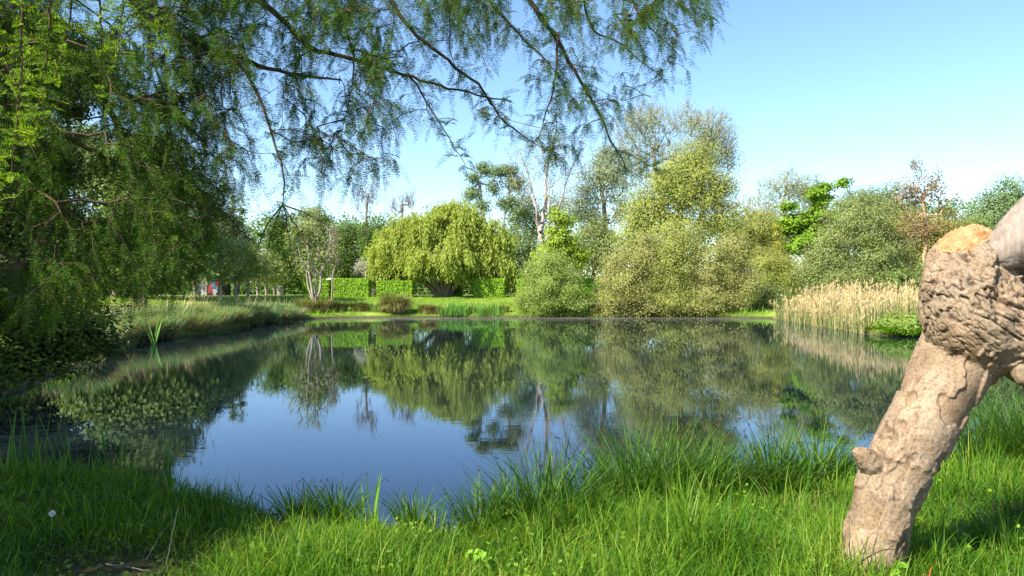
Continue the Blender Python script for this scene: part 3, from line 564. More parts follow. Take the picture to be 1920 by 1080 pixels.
# ------------------------------------------------------------------ small far things
def box(g, c, h, A=.5):
    s = np.array([(-1, -1, -1), (1, -1, -1), (1, 1, -1), (-1, 1, -1), (-1, -1, 1), (1, -1, 1), (1, 1, 1), (-1, 1, 1)])*np.array(h)+np.array(c)
    g.add(s, np.array([[0, 3, 2, 1], [4, 5, 6, 7], [0, 1, 5, 4], [1, 2, 6, 5], [2, 3, 7, 6], [3, 0, 4, 7]]))
def far_things():
    D = 88; s = D/F; a = G(372, D); b = G(432, D); cx = (a[0]+b[0])/2; zb = min(a[2], b[2]); hw = (b[0]-a[0])/2
    r = thing('painted_wall', 'low dark wall painted with red white and blue graffiti behind the young trees', 'wall', (cx, D, zb))
    g = Geo(); box(g, (cx, D, zb+.85), (hw, .12, .95)); g.build('wall_face', plain('dark_wall', (.05, .048, .045), sc=2), r)
    g = Geo(); box(g, (cx, D, zb+1.86), (hw+.06, .18, .06)); g.build('coping', M['concrete'], r)
    cols = {'red_paint': (.24, .03, .035), 'white_paint': (.26, .26, .27), 'blue_paint': (.06, .16, .26), 'orange_paint': (.75, .45, .03)}
    marks = {'red_paint': [(393, 540, 5, 9), (408, 533, 4, 6), (399, 550, 3, 4)], 'white_paint': [(403, 548, 4, 8), (413, 545, 3, 9), (380, 549, 4, 6)], 'blue_paint': [(399, 532, 4, 6), (389, 530, 3, 3), (406, 541, 2, 4)], 'orange_paint': [(424, 530, 6, 3)]}
    for k, (nm, ms) in enumerate(marks.items()):
        g = Geo()
        for j, (x, y, rx, ry) in enumerate(ms):
            c = P(x, y, D-.124-.004*(k+1)); t = np.linspace(0, 2*math.pi, 13)[:-1]; rr = 1+.28*np.sin(t*3+j)+.15*np.sin(t*5+k)
            V = np.stack([c[0]+np.cos(t)*rr*rx*s, np.full(12, c[1]), c[2]+np.sin(t)*rr*ry*s], 1); V = np.concatenate([V, V+[0, .003, 0]])
            V[:, 2] = np.clip(V[:, 2], zb+.05, zb+1.78)
            q = [[0, 11, 1, 10]]; Q = np.array([[0, 1, 2, 11], [11, 2, 3, 10], [10, 3, 4, 9], [9, 4, 5, 8], [8, 5, 6, 7]]); g.add(V[:12], Q)
        g.build('graffiti', plain(nm, cols[nm], rough=.5, sc=4), r)
    # rubbish bin
    D = 84; b = G(525, D); r = thing('rubbish_bin', 'pale round litter bin standing on the far left lawn', 'bin', b)
    V, Q = tube_path([b+[0, 0, z] for z in (0, .05, .9, .95)], [.3, .32, .38, .4], 12); g = Geo(); g.add(V, Q); g.build('barrel', M['barkwhite'], r, True)
    V, Q = tube_path([b+[0, 0, z] for z in (.95, 1.0, 1.12, 1.16)], [.43, .44, .3, .02], 12); g = Geo(); g.add(V, Q); g.build('lid', M['concrete'], r, True)
    D = 76; b = G(617, D); r = thing('recycling_container', 'teal container with a white top between two clipped hedges', 'container', b)
    g = Geo(); V, Q = tube_path([b+[0, 0, z] for z in (0, .04, 1.2, 1.25)], [.30, .38, .36, .3], 12); g.add(V, Q); g.build('body', plain('teal_paint', (.02, .14, .19), sc=3), r, True)
    V, Q = tube_path([b+[0, 0, z] for z in (1.25, 1.3, 1.7, 1.85, 1.9)], [.34, .36, .33, .2, .02], 12); g = Geo(); g.add(V, Q); g.build('hood', M['petal'], r, True)
    b = G(1105, 66)
    g = Geo(); n = 10; th = np.linspace(0, 6.283, 25)
    pth = np.array([[P(x, 560, 62)[0], y, gz(P(x, 560, 62)[0], y)+.04] for x in np.linspace(1075, 1130, 10) for y in (62.2, 63.4)]); i = np.arange(9)*2
    tag(mesh_obj('gravel_path', pth, np.stack([i, i+2, i+3, i+1], 1), plain('pale_gravel', (.34, .31, .26))), 'short pale gravel path in the gap beside the rounded osier bush', 'path', kind='structure')
far_things()

# ------------------------------------------------------------------ tussocks, irises, reeds on the far shores
def clump(name, lab, cat, base, n, L, rad, mat, lean=.5, curl=.8, wd=.012, group=None, parts=None, seg=4, Lv=.25, up0=0, nm='blades', z=None):
    b = np.array([base[0], base[1], gz(base[0], base[1]) if z is None else z]); r = thing(name, lab, cat, b, group)
    def bl(n, L, mat, nm, lean, curl, wd, rad, zo=0):
        th = rng.uniform(0, 2*math.pi, n); q = rad*np.sqrt(rng.random(n)); bx = b[0]+np.cos(th)*q; by = b[1]+np.sin(th)*q
        base = np.stack([bx, by, np.full(n, b[2]-.04+zo)], 1); az = th+rng.normal(scale=.5, size=n)
        g = Geo(); g.add(*blades(base, L*rng.uniform(1-Lv*2, 1+Lv, n), az, lean*(.15+q/rad)*rng.uniform(.4, 1.1, n), curl*rng.uniform(.3, 1.2, n), wd*rng.uniform(.6, 1.3, n), seg)); g.build(nm, M[mat], r)
    bl(n, L, mat, nm, lean, curl, wd, rad, up0)
    for p in (parts or []): bl(*p)
    return r
tg_ = 'sedge tussocks along the far shore'
clump('sedge_tussock', 'biggest domed tussock on a straw coloured column at the far water edge', 'tussock', G(741, 56.9)[:2], 3000, 1.3, .6, 'tuss_top', .85, 1.5, .018, tg_, [(1300, .62, 'straw', 'dead_skirt', .3, .3, .02, .62, 0), (900, .9, 'straw', 'drooping_straw', .9, 1.9, .016, .6, .35)], up0=.4)
for x, D, s, lab in ((640, 57, .75, 'narrow yellowish tussock right of the slim upright tree'), (672, 57.3, .8, 'grey green low tussock left of the green irises'), (686, 57.4, .6, 'small brownish tussock touching the first green irises'), (615, 56.6, .85, 'tussock at the foot of the slim upright tree'), (572, 54.2, 1.0, 'dark tussock left of the many stemmed shoreline tree'), (602, 55.6, 1.0, 'dark brown skirted tussock right of the many stemmed shoreline tree'),
                     (800, 57.1, .75, 'straw tussock left of the long iris bed'), (818, 57.1, .6, 'low straw tussock at the left end of the long iris bed'), (885, 57.2, .45, 'tiny straw tussock at the right end of the long iris bed'), (945, 57.4, .55, 'small straw tussock near the rounded osier bush'), (1115, 57.3, .75, 'rust coloured tussock in the gap right of the rounded osier bush')):
    clump('sedge_tussock', lab, 'tussock', G(x, D)[:2], int(800*s), .95*s, .5*s, 'tuss_top', .7, .9, .018, tg_, [(int(520*s), .6*s, 'straw', 'dead_skirt', .5, .5, .02, .55*s, 0)], up0=.2*s)
ig = 'green flag irises at the far water edge'
for x, w_, n, lab in ((703, .35, 130, 'first patch of green irises left of the biggest domed tussock'), (712, .3, 110, 'iris patch touching the left side of the biggest domed tussock'), (842, .9, 420, 'longest iris patch in front of the weeping willow trunk'), (866, .8, 380, 'tallest iris patch just right of the weeping willow trunk'), (902, .8, 280, 'iris patch below the right hand clipped hedge'), (932, .6, 200, 'last iris patch before the rounded osier bush')):
    clump('iris_patch', lab, 'plant', G(x, 57)[:2], int(n*.6), .95, w_, 'iris', .3, .35, .024, ig, nm='leaves', z=.15)
# left bank herbage
lb = 'grassy tussocks lining the left bank'
ls = np.array([(-11.9, 21.5), (-13.9, 25), (-14.6, 29.5), (-14.0, 34), (-14.8, 40), (-15, 46), (-14.2, 52)])
dsc = ['pale', 'straw flecked', 'bluish', 'brown skirted', 'grey green', 'dense']
plc = ['nearest the mown strip', 'beside the leaning flag leaves', 'below the stout leafy tree', 'by the dark water bend', 'in front of the painted wall', 'under the leaning young tree', 'below the young tree row', 'near the many stemmed shoreline tree']
q = resample(ls, 1.15); k = 0
for j, (x, y) in enumerate(q):
    for row in range(2):
        xx = x-.55-row*1.3+rng.normal()*.15; yy = y+rng.normal()*.3+row*.5
        t = j/len(q); s = .85+.35*math.sin(t*3.1)+rng.uniform(-.1, .15); m = 'bluesedge' if t > .72 else ('greyherb' if (j+row) % 3 else 'bluesedge')
        clump('bank_tussock', '%s tussock, %s left bank %s, %s' % (dsc[j % 6], 'waterside' if row == 0 else 'rear', ('row', 'line', 'edge')[j % 3], plc[min(7, int(t*8))]), 'tussock', (xx, yy), int(700*s), .74*s, .62, m, .5, .6, .013, lb,
              [(200, .7, 'straw', 'dead_skirt', .8, .8, .014, .6, 0)] if row == 0 else [(24, 1.2*s, 'plume', 'seed_heads', .4, .5, .012, .6, 0)], z=gz(xx, yy) if row else max(.1, gz(xx, yy)))
clump('flag_leaves', 'leaning pale green flag leaves rising from the water by the left bank', 'plant', (-13.2, 27.6), 9, 1.15, .12, 'iris', .35, .4, .03, nm='leaves', z=-.05)
# reed bed (uncountable)
def reeds():
    def inside(n, poly_px):
        out = []
        while len(out) < n:
            x = rng.uniform(12.5, 26, n*3); y = rng.uniform(30, 57, n*3); d = sdist(x, y)
            e0 = 16.2+(y-33)*.13; ok = (y < 52.5)&(y > 34)&(x > e0-.35)&(x < e0+3.6+rng.random(n*3)*2.5); out += list(zip(x[ok], y[ok]))
        return np.array(out[:n])
    p = inside(3600, None); n = len(p); z = np.maximum(hgt(p[:, 0], p[:, 1]), -.1)
    e0 = 16.2+(p[:, 1]-33)*.13; dens = fbm(np.c_[p*.9, p[:, 0]*0], 3, 4); ok = dens > .33+.10*np.clip((p[:, 1]-42)/8, 0, 1); p = p[ok]; z = z[ok]; n = len(p)
    H = (.75+1.25*rng.random(n)**1.3)*(.5+1.0*fbm(np.c_[p*.55, p[:, 0]*0], 2, 8)); lean_ = .05+.25*(rng.random(n) < .12); az = rng.uniform(0, 6.28, n)
    g = Geo(); base = np.c_[p, z]; g.add(*blades(base, H, az, lean_*rng.random(n)*2, rng.uniform(0, .2, n), np.full(n, .016)))
    o = g.build('reed_bed', M['reed']); tag(o, 'tan dry reed stems standing in the shallow water on the right', 'reeds', kind='stuff')
    m = int(n*.5); gv = g; g = Geo(); tip = (gv.V[0].reshape(n, 5, 2, 3).mean(2)[:, 4])[:m]
    for rep in range(5):
        c = tip+rng.normal(scale=.03, size=(m, 3))-np.array([0, 0, 1.])*rng.uniform(-.03, .16, m)[:, None]; a = unit(rndunit(m)*.5+np.array([.35, .1, 1.0])); b = perp(a); g.add(*leaves(c, a, b, .10, .022, rng.random(m)))
    tag(g.build('reed_plumes', M['plume']), 'feathery pinkish brown plumes on the dry reeds', 'reeds', kind='stuff')
    p = inside(6000, None); n = len(p); z = np.maximum(hgt(p[:, 0], p[:, 1]), -.1); g = Geo(); g.add(*blades(np.c_[p, z], rng.uniform(.6, 1.3, n), rng.uniform(0, 6.28, n), rng.uniform(0, .2, n), rng.uniform(0, .5, n), np.full(n, .018)))
    tag(g.build('green_reed_growth', M['reedgreen']), 'new green shoots among the dry reeds', 'reeds', kind='stuff')
reeds()
for i_, (x, D, s, m, lab) in enumerate(((1655, 34.6, .8, 'irislime', 'lime green waterside clump at the near end of the reed bed'), (1690, 33.2, .7, 'irislime', 'bright green waterside clump left of the leaning trunk'), (1712, 32.8, .65, 'irislime', 'bright green clump touching the leaning trunk outline at the water edge'), (1697, 36.5, 1.0, 'bluesedge', 'dark green rounded sedge behind the bright waterside clumps'), (1728, 36, .9, 'bluesedge', 'bluish sedge clump half hidden by the leaning trunk'), (1670, 36, .9, 'reedgreen', 'straw and green sedge clump at the base of the reeds'))):
    clump('bank_sedge', lab, 'plant', G(x, D)[:2], 900, .9*s, .75, m, .9, .9, .02, 'low clumps at the near end of the reed bed', z=.1)
for i_, (x, D, lab) in enumerate(((1668, 33.8, 'low leafy lime bush over the water at the near end of the reeds'), (1705, 32.6, 'low leafy lime bush over the water beside the leaning trunk'))):
    tree('leafy_bush', lab, 'bush', x, D, [(x, 612, 24, 14), (x+8, 600, 18, 16)], M['domegreen'], M['twig'], nodes=70, per=70, cr=.14, size=.1, tr=.02, rtip=.005, stems=5, updir=.8)
def fringe():
    n = 16000; x = rng.uniform(-16, 19, n); y = rng.uniform(20, 58, n); d = sdist(x, y); ok = (d > -.25)&(d < .35)&(x < 17)&(fbm(np.c_[x, y, x*0], 2, 310) > .3); x, y = x[ok], y[ok]; n = len(x)
    g = Geo(); g.add(*blades(np.c_[x, y, np.maximum(hgt(x, y), -.02)], rng.uniform(.12, .5, n)*(.5+fbm(np.c_[x*1.5, y, x*0], 2, 311)), rng.uniform(0, 6.28, n), rng.uniform(0, .8, n), rng.uniform(0, 1.2, n), np.full(n, .018), 3))
    tag(g.build('shore_fringe', M['tuss_top']), 'ragged brown green fringe of grass along the water edge', 'grass', kind='stuff')
fringe()
def specks():
    n = 900; x = rng.uniform(-8, 9, n); y = rng.uniform(7, 30, n); ok = (sdist(x, y) < -.2)&(fbm(np.c_[x*.4, y*.4, x*0], 2, 300) > .42); x, y = x[ok], y[ok]; n = len(x)
    a = unit(rndunit(n)*[1, 1, 0]); b = np.cross(a, [0, 0, 1]); sz = rng.uniform(.004, .011, n)*(y/12)**.5; g = Geo(); g.add(*leaves(np.c_[x, y, np.full(n, .004)], a, b, sz*1.5, sz, rng.random(n)))
    tag(g.build('floating_specks', M['seed']), 'tiny brown specks floating on the open blue water', 'debris', kind='stuff')
specks()
# lawn grass and herb layer, uncountable
def lawn():
    n = 52000; x = rng.uniform(-46, 26, n); y = 24+rng.random(n)**.8*52; d = sdist(x, y); ok = (d > .25)&(d < 22)&((x < -12) | (y > 55)); x, y, d = x[ok], y[ok], d[ok]; n = len(x)
    g = Geo(); hh = rng.uniform(.08, .2, n)*(1+2.2*(d < 1.2)*(y > 50)+1.2*(x < -18)*(y < 50)); g.add(*blades(np.c_[x, y, hgt(x, y)-.01], hh, rng.uniform(0, 6.28, n), rng.uniform(0, .6, n), rng.uniform(0, .8, n), np.full(n, .022), 2))
    tag(g.build('lawn_grass', M['lawn']), 'short sunny lawn grass across the pond', 'grass', kind='stuff')
    n = 260; x = rng.uniform(-26, -11, n); y = rng.uniform(58, 68, n); z = hgt(x, y)+.22; g = Geo(); c = np.c_[x, y, z]; a = unit(rndunit(n)*[1, 1, .2]); b = np.cross(a, [0, 0, 1]); g.add(*leaves(c, a, b, .07, .06, rng.random(n)))
    tag(g.build('lawn_dandelions', M['yellow']), 'yellow flowers dotting the far lawn', 'flowers', kind='stuff')
    # near shore, right side and left side short growth
    n = 40000; x = rng.uniform(-24, 14, n); y = rng.uniform(4, 26, n); d = sdist(x, y); ok = (d > .1)&(np.abs(x) > .5)&((y > 8.2) | (x > 6) | (x < -5.5)); x, y = x[ok], y[ok]; n = len(x)
    g = Geo(); g.add(*blades(np.c_[x, y, hgt(x, y)-.01], rng.uniform(.12, .42, n), rng.uniform(0, 6.28, n), rng.uniform(0, .5, n), rng.uniform(0, 1., n), np.full(n, .008), 3))
    tag(g.build('bank_grass', M['grass']), 'rough grass on the shaded left bank and right bank', 'grass', kind='stuff')
lawn()
def petals():
    n = 11000; x = rng.uniform(-16, 20, n); y = 56.5-rng.random(n)**2.0*40; f = fbm(np.c_[x*.35, y*.35, x*0], 3, 21); ok = (sdist(x, y) < -.3)&(f > .40)&((y > 43)|(x > 3)); x, y = x[ok], y[ok]; n = len(x)
    a = unit(rndunit(n)*[1, 1, 0]); b = np.cross(a, [0, 0, 1]); s = rng.uniform(.008, .022, n)*(y/45)*(1+1.5*(rng.random(n) < .05)); g = Geo(); g.add(*leaves(np.c_[x, y, np.full(n, .004)], a, b, s*1.3, s, rng.random(n)))
    tag(g.build('floating_petals', M['petal']), 'pale petals and fluff floating near the far shore', 'petals', kind='stuff')
petals()

# ------------------------------------------------------------------ leaning broken tree on the right
def stump():
    D0 = 4.75; s = D0/F
    base = G(1640, D0); r = thing('broken_tree', 'leaning bark stripped tree trunk with a bulky broken head on the near right bank', 'dead tree', (base[0], D0, base[2]-.05))
    def chain(lst, step=.03):
        q = resample(np.array([list(P(x, y, D0+dy))+[rr*s] for x, y, rr, dy in lst]), step); return q
    leg = chain([(x_, y_, r_*.85, d_) for x_, y_, r_, d_ in [(1624, 1110, 84, .0), (1634, 1055, 67, .0), (1644, 1000, 62, 0), (1660, 930, 64, 0), (1693, 860, 67, 0), (1726, 800, 68, .0), (1757, 740, 70, .05), (1790, 680, 84, .10), (1830, 620, 94, .18)]])
    body = chain([(1838, 434, 26, .08), (1828, 456, 56, .05), (1820, 490, 80, .02), (1822, 540, 88, -.03), (1826, 590, 92, -.02), (1836, 632, 84, .06), (1846, 660, 60, .14)])
    head2 = chain([(1850, 560, 70, 0), (1885, 600, 96, -.02), (1950, 630, 92, .06), (2040, 690, 105, .3), (2130, 770, 108, .4), (2200, 900, 112, .5), (2240, 1120, 120, .6)])
    knob = chain([(1872, 470, 40, .15), (1890, 520, 62, .10), (1900, 580, 80, .10)])
    sideb = chain([(1880, 560, 40, .0), (1905, 640, 60, .02), (1945, 665, 50, .05)])
    Vs = []; Qs = []; n = 0
    for q in (leg, body, head2, knob, sideb):
        V, Q = tube_path(q[:, :3], q[:, 3], 28); k = 28; m = len(q); V = np.concatenate([V, q[[0, -1], :3]]); i = np.arange(k); j = (i+1) % k
        T0 = np.stack([j, i, np.full(k, m*k), np.full(k, m*k)], 1); T1 = np.stack([i+(m-1)*k, j+(m-1)*k, np.full(k, m*k+1), np.full(k, m*k+1)], 1)
        Vs.append(V); Qs.append(Q+n); Vs_n = n; Qs.append(('t', T0[:, :3]+n)); Qs.append(('t', T1[:, :3]+n)); n += len(V)
    V = np.concatenate(Vs); Q = np.concatenate([q for q in Qs if not isinstance(q, tuple)]); T = np.concatenate([q[1] for q in Qs if isinstance(q, tuple)])
    o = mesh_obj('tmp_src', V, Q, M['bark'], None, None, True, T)
    md = o.modifiers.new('r', 'REMESH'); md.mode = 'VOXEL'; md.voxel_size = .0075
    ms = o.modifiers.new('s', 'SMOOTH'); ms.iterations = 40; ms.factor = .7
    dg = bpy.context.evaluated_depsgraph_get(); me = bpy.data.meshes.new_from_object(o.evaluated_get(dg)); bpy.data.objects.remove(o)
    n = len(me.vertices); V = np.zeros(n*3); me.vertices.foreach_get('co', V); V = V.reshape(-1, 3); nr = np.zeros(n*3); me.vertices.foreach_get('normal', nr); nr = nr.reshape(-1, 3)
    Q = np.zeros(len(me.polygons)*4, int); me.loops.foreach_get('vertex_index', Q); Q = Q.reshape(-1, 4); bpy.data.meshes.remove(me)
    px = 960+V[:, 0]/V[:, 1]*F; py = HY-(V[:, 2]-CZ)/V[:, 1]*F
    # how far up: 0 on the smooth leg, 1 on the barky head
    up = np.clip((700-py+(fbm(V*7, 3, 2)-.45)*160)/70, 0, 1)
    ax = unit(np.array([[.80, .1, -.6]])); lx = unit(np.array([[.42, 0, 1.]]))
    def aniso(V, a, along, across):
        u = V@a[0]; return (V-u[:, None]*a)*across+u[:, None]*a*along
    warp = V+.06*np.stack([fbm(V*5, 2, 31), fbm(V*5, 2, 32), fbm(V*5, 2, 33)], 1)
    h1 = fbm(aniso(warp, ax, 2.3, 21), 2, 40); ridge = 1-np.abs(2*h1-.76)*3.2; crack = np.clip((ridge-.68)/.32, 0, 1)*np.clip((fbm(V*8, 2, 150)-.25)*6, .3, 1)
    h2 = fbm(aniso(warp, ax, 7, 36), 2, 50); cr2 = np.clip((1-np.abs(2*h2-.76)*4-.6)/.4, 0, 1)
    d_bark = -.024*crack-.012*cr2+.010*(fbm(V*22, 3, 60)-.45)+.022*(h1-.38)+.04*(fbm(V*4.2, 2, 61)-.38)
    # leg: thin flaking plates and rings over smooth wood
    patch = fbm(aniso(V, lx, 5, 8), 3, 70); flake = np.clip((patch-.47)/.02, 0, 1)
    ring = np.zeros(n)
    for yy, sl in ((935, .25), (985, .3), (860, .2), (1010, .2)):
        lv = py-yy-sl*(px-1660)+(fbm(V*14, 3, 80)-.45)*46; ring = np.maximum(ring, np.exp(-(lv/9)**2)*np.clip((fbm(V*6, 2, 81+int(yy))-.3)*6, 0, 1))
    rim = np.exp(-((px-1600-(1010-py)*.33-30)/26)**2)   # rough strip up the left flank
    flake = np.clip(flake+rim*np.clip((fbm(V*9, 2, 91)-.38)*5, 0, 1), 0, 1)
    bare = np.exp(-(np.maximum(((px-1750-(742-py)*.55)/24)**2+((py-742)/46)**2+(fbm(V*11, 2, 160)-.45)*1.5, 0))**2)+np.exp(-(((px-1738+(py-895)*.6)/12)**2+((py-885)/32)**2)**2)*0
    bare = np.clip((bare-.3)*6, 0, 1)*(py < 800)*(px < 1784)
    d_leg = .016*flake*(.6+.8*fbm(V*40, 2, 95))+.016*ring*(.3+1.2*fbm(V*55, 2, 96))+.012*(fbm(V*10, 3, 97)-.45)-.007*bare
    d = d_leg*(1-up)+d_bark*up
    # gouges
    for gx, gy, rx, ry, dp in ((1672, 822, 12, 18, .022), (1650, 868, 17, 22, .026), (1690, 795, 10, 7, .02), (1795, 520, 14, 12, .02), (1900, 500, 30, 60, .05), (1870, 560, 12, 40, .03), (1762, 560, 26, 10, .014)):
        e = ((px-gx)/rx)**2+((py-gy)/ry)**2+(fbm(V*22, 2, 98)-.45)*2; d -= dp*np.clip(1.2-e, 0, 1)
    V2 = V+nr*d[:, None]
    # broken top
    rest = []
    tm = np.exp(-(((px-1815)/66)**2+((py-438+.35*(px-1815))/30)**2)**2)*(nr[:, 2] > -.1)
    tm = tm+(fbm(V*18, 2, 99)-.45)*.5
    fib = fbm(aniso(V, ax, 4, 60), 3, 100); topz = tm > .45
    V2 = V2+np.where(topz, (fib-.5)*.06-.01, 0)[:, None]*np.array([0, 0, 1.])
    fv = topz[Q].sum(1) >= 3; fb = ((bare*(1-up))[Q].mean(1) > .35)&~fv
    attr = np.clip(up*.5+crack*up*.5, 0, 1)
    edge = np.exp(-((patch-.462)/.010)**2)*(1-up)*.9+ring*np.clip((.5-fbm(V*55, 2, 96))*6, 0, 1)*(1-up); slit = np.clip((1-np.abs(2*fbm(aniso(warp, lx, 3.5, 22), 3, 130)-.9)*6-.55)/.45, 0, 1)*(1-up); slit = slit*np.clip((fbm(V*5, 2, 151)-.4)*8, 0, 1); V2 = V2-nr*(slit*.008)[:, None]; cav = np.clip(crack*.8*up+cr2*.25*up+edge*.55+slit*.45, 0, 1)
    def sub(mask, nm, mat, a):
        q = Q[mask]
        if nm == 'bare_wood' or nm == 'broken_end':
            lab = np.arange(n)
            for _ in range(400):
                m_ = lab[q].min(1); l2 = lab.copy(); np.minimum.at(l2, q.ravel(), np.repeat(m_, 4))
                if (l2 == lab).all(): break
                lab = l2
            k_ = lab[q[:, 0]]; v_, c_ = np.unique(k_, return_counts=True); big_ = v_[np.argmax(c_)]; rest.append(q[k_ != big_]); q = q[k_ == big_]
        if nm == 'trunk' and rest: q = np.concatenate([q]+rest)
        u, inv = np.unique(q, return_inverse=True)
        o_ = mesh_obj(nm, V2[u], inv.reshape(-1, 4), mat, r, a[q].mean(1), True); ca = o_.data.attributes.new('crevice', 'FLOAT', 'POINT'); ca.data.foreach_set('value', cav[u].astype(np.float32)); return o_
    # bark colour: attribute 0..1
    m, t = newmat('stripped_bark'); l = t.links; tc = N(t, 'ShaderNodeTexCoord'); at = N(t, 'ShaderNodeAttribute', attribute_name='tint')
    n1 = N(t, 'ShaderNodeTexNoise'); n1.inputs['Scale'].default_value = 5; n1.inputs['Detail'].default_value = 8; n1.inputs['Roughness'].default_value = .7; l.new(tc.outputs['Object'], n1.inputs[0])
    n2 = N(t, 'ShaderNodeTexNoise'); n2.inputs['Scale'].default_value = 60; n2.inputs['Detail'].default_value = 6; l.new(tc.outputs['Object'], n2.inputs[0])
    rw = ramp(t, [(.3, (.14, .092, .053)), (.5, (.235, .162, .10)), (.68, (.33, .24, .158))]); l.new(n1.outputs[0], rw.inputs[0])
    rb = ramp(t, [(.28, (.18, .125, .078)), (.5, (.295, .21, .138)), (.75, (.42, .32, .228))]); l.new(n1.outputs[0], rb.inputs[0])
    mx = N(t, 'ShaderNodeMix', data_type='RGBA'); l.new(at.outputs['Fac'], mx.inputs[0]); l.new(rw.outputs[0], mx.inputs[6]); l.new(rb.outputs[0], mx.inputs[7])
    sp = ramp(t, [(.36, (.62, .58, .55)), (.5, (1, 1, 1)), (.72, (1.12, 1.1, 1.08))]); l.new(n2.outputs[0], sp.inputs[0])
    n5 = N(t, 'ShaderNodeTexNoise'); n5.inputs['Scale'].default_value = 3.1; n5.inputs['Detail'].default_value = 7; n5.inputs['Roughness'].default_value = .7; l.new(tc.outputs['Object'], n5.inputs[0]); r5 = ramp(t, [(.46, (0, 0, 0)), (.66, (.6, .6, .6))]); l.new(n5.outputs[0], r5.inputs[0]); m5 = N(t, 'ShaderNodeMix', data_type='RGBA'); m5.inputs[7].default_value = (.21, .185, .14, 1); l.new(r5.outputs[0], m5.inputs[0]); l.new(mx.outputs[2], m5.inputs[6])
    mu = N(t, 'ShaderNodeMix', data_type='RGBA', blend_type='MULTIPLY'); mu.inputs[0].default_value = .8; l.new(m5.outputs[2], mu.inputs[6]); l.new(sp.outputs[0], mu.inputs[7])
    b = N(t, 'ShaderNodeBsdfPrincipled'); b.inputs['Roughness'].default_value = .85; b.inputs['Specular IOR Level'].default_value = .2
    bp = N(t, 'ShaderNodeBump'); bp.inputs['Distance'].default_value = .006; bp.inputs['Strength'].default_value = .8; l.new(n2.outputs[0], bp.inputs['Height']); l.new(bp.outputs[0], b.inputs['Normal'])
    ca = N(t, 'ShaderNodeAttribute', attribute_name='crevice'); md_ = N(t, 'ShaderNodeMix', data_type='RGBA'); md_.inputs[7].default_value = (.045, .026, .016, 1); l.new(ca.outputs['Fac'], md_.inputs[0]); l.new(mu.outputs[2], md_.inputs[6]); l.new(md_.outputs[2], b.inputs['Base Color']); oo = N(t, 'ShaderNodeOutputMaterial'); l.new(b.outputs[0], oo.inputs[0])
    sub(fv, 'broken_end', barkmat('torn_heartwood', (.26, .10, .03), (.50, .32, .17), 14, .6, .01, 1, .8), attr)
    sub(fb, 'bare_wood', barkmat('bare_wood', (.20, .105, .05), (.30, .175, .09), 9, .2, .004, .4, .6), attr)
    sub(~fv & ~fb, 'trunk', m, np.clip(up*.9+flake*(1-up)*.65+ring*.5, 0, 1))
    # pale sawn side limb
    def limb(nm, lst, mat, k=30, rough=.02, flat=None, sc=9, step=.018):
        q = chain(lst, step); V, Q = tube_path(q[:, :3], q[:, 3], k); m = len(q); c = q[[0, -1], :3]; V = np.concatenate([V, c]); i = np.arange(k); j = (i+1) % k
        T = np.concatenate([np.stack([j, i, np.full(k, m*k)], 1), np.stack([i+(m-1)*k, j+(m-1)*k, np.full(k, m*k+1)], 1)])
        cc = np.repeat(q[:, :3], k, 0); cc = np.concatenate([cc, c+[[0, 0, 1e-3]]]); nn = unit(V-cc); la = unit(q[-1:, :3]-q[:1, :3]); fs = np.clip((1-np.abs(2*fbm(aniso(V+.02*np.sin(V*20), la, 4, 34), 3, 140)-.9)*3-.5)/.5, 0, 1); V = V+nn*((fbm(V*sc, 4, 110)-.45)*rough*2-fs*rough*.55)[:, None]
        mesh_obj(nm, V, Q, mat, r, None, True, T)
    limb('side_limb', [(1853, 500, 5, -.17), (1860, 494, 15, -.18), (1876, 481, 30, -.2), (1900, 462, 44, -.2), (1940, 434, 58, -.17), (1995, 400, 68, -.1), (2060, 360, 66, -.05), (2090, 340, 8, 0)], barkmat('weathered_wood', (.17, .13, .10), (.34, .285, .245), 9, .8, .012, .5, .8), rough=.024, sc=12)
    for nd_ in bpy.data.materials['weathered_wood'].node_tree.nodes:
        if nd_.type == 'MAPPING': nd_.inputs['Rotation'].default_value = (0, R(-42), 0); nd_.inputs['Scale'].default_value = (3.2, 3, .35)
    limb('side_knot', [(1918, 720, 8, -.2), (1922, 700, 30, -.17), (1935, 660, 46, -.1), (1960, 640, 50, 0)], m, rough=.02)
    limb('branch_stub', [(1602, 842, 6, -.05), (1606, 845, 12, -.05), (1616, 853, 16, -.045), (1630, 866, 23, -.03), (1650, 886, 34, .03), (1670, 905, 50, .08)], m, rough=.016, sc=22, step=.008)
    # offcuts and red shoots at its foot
stump()

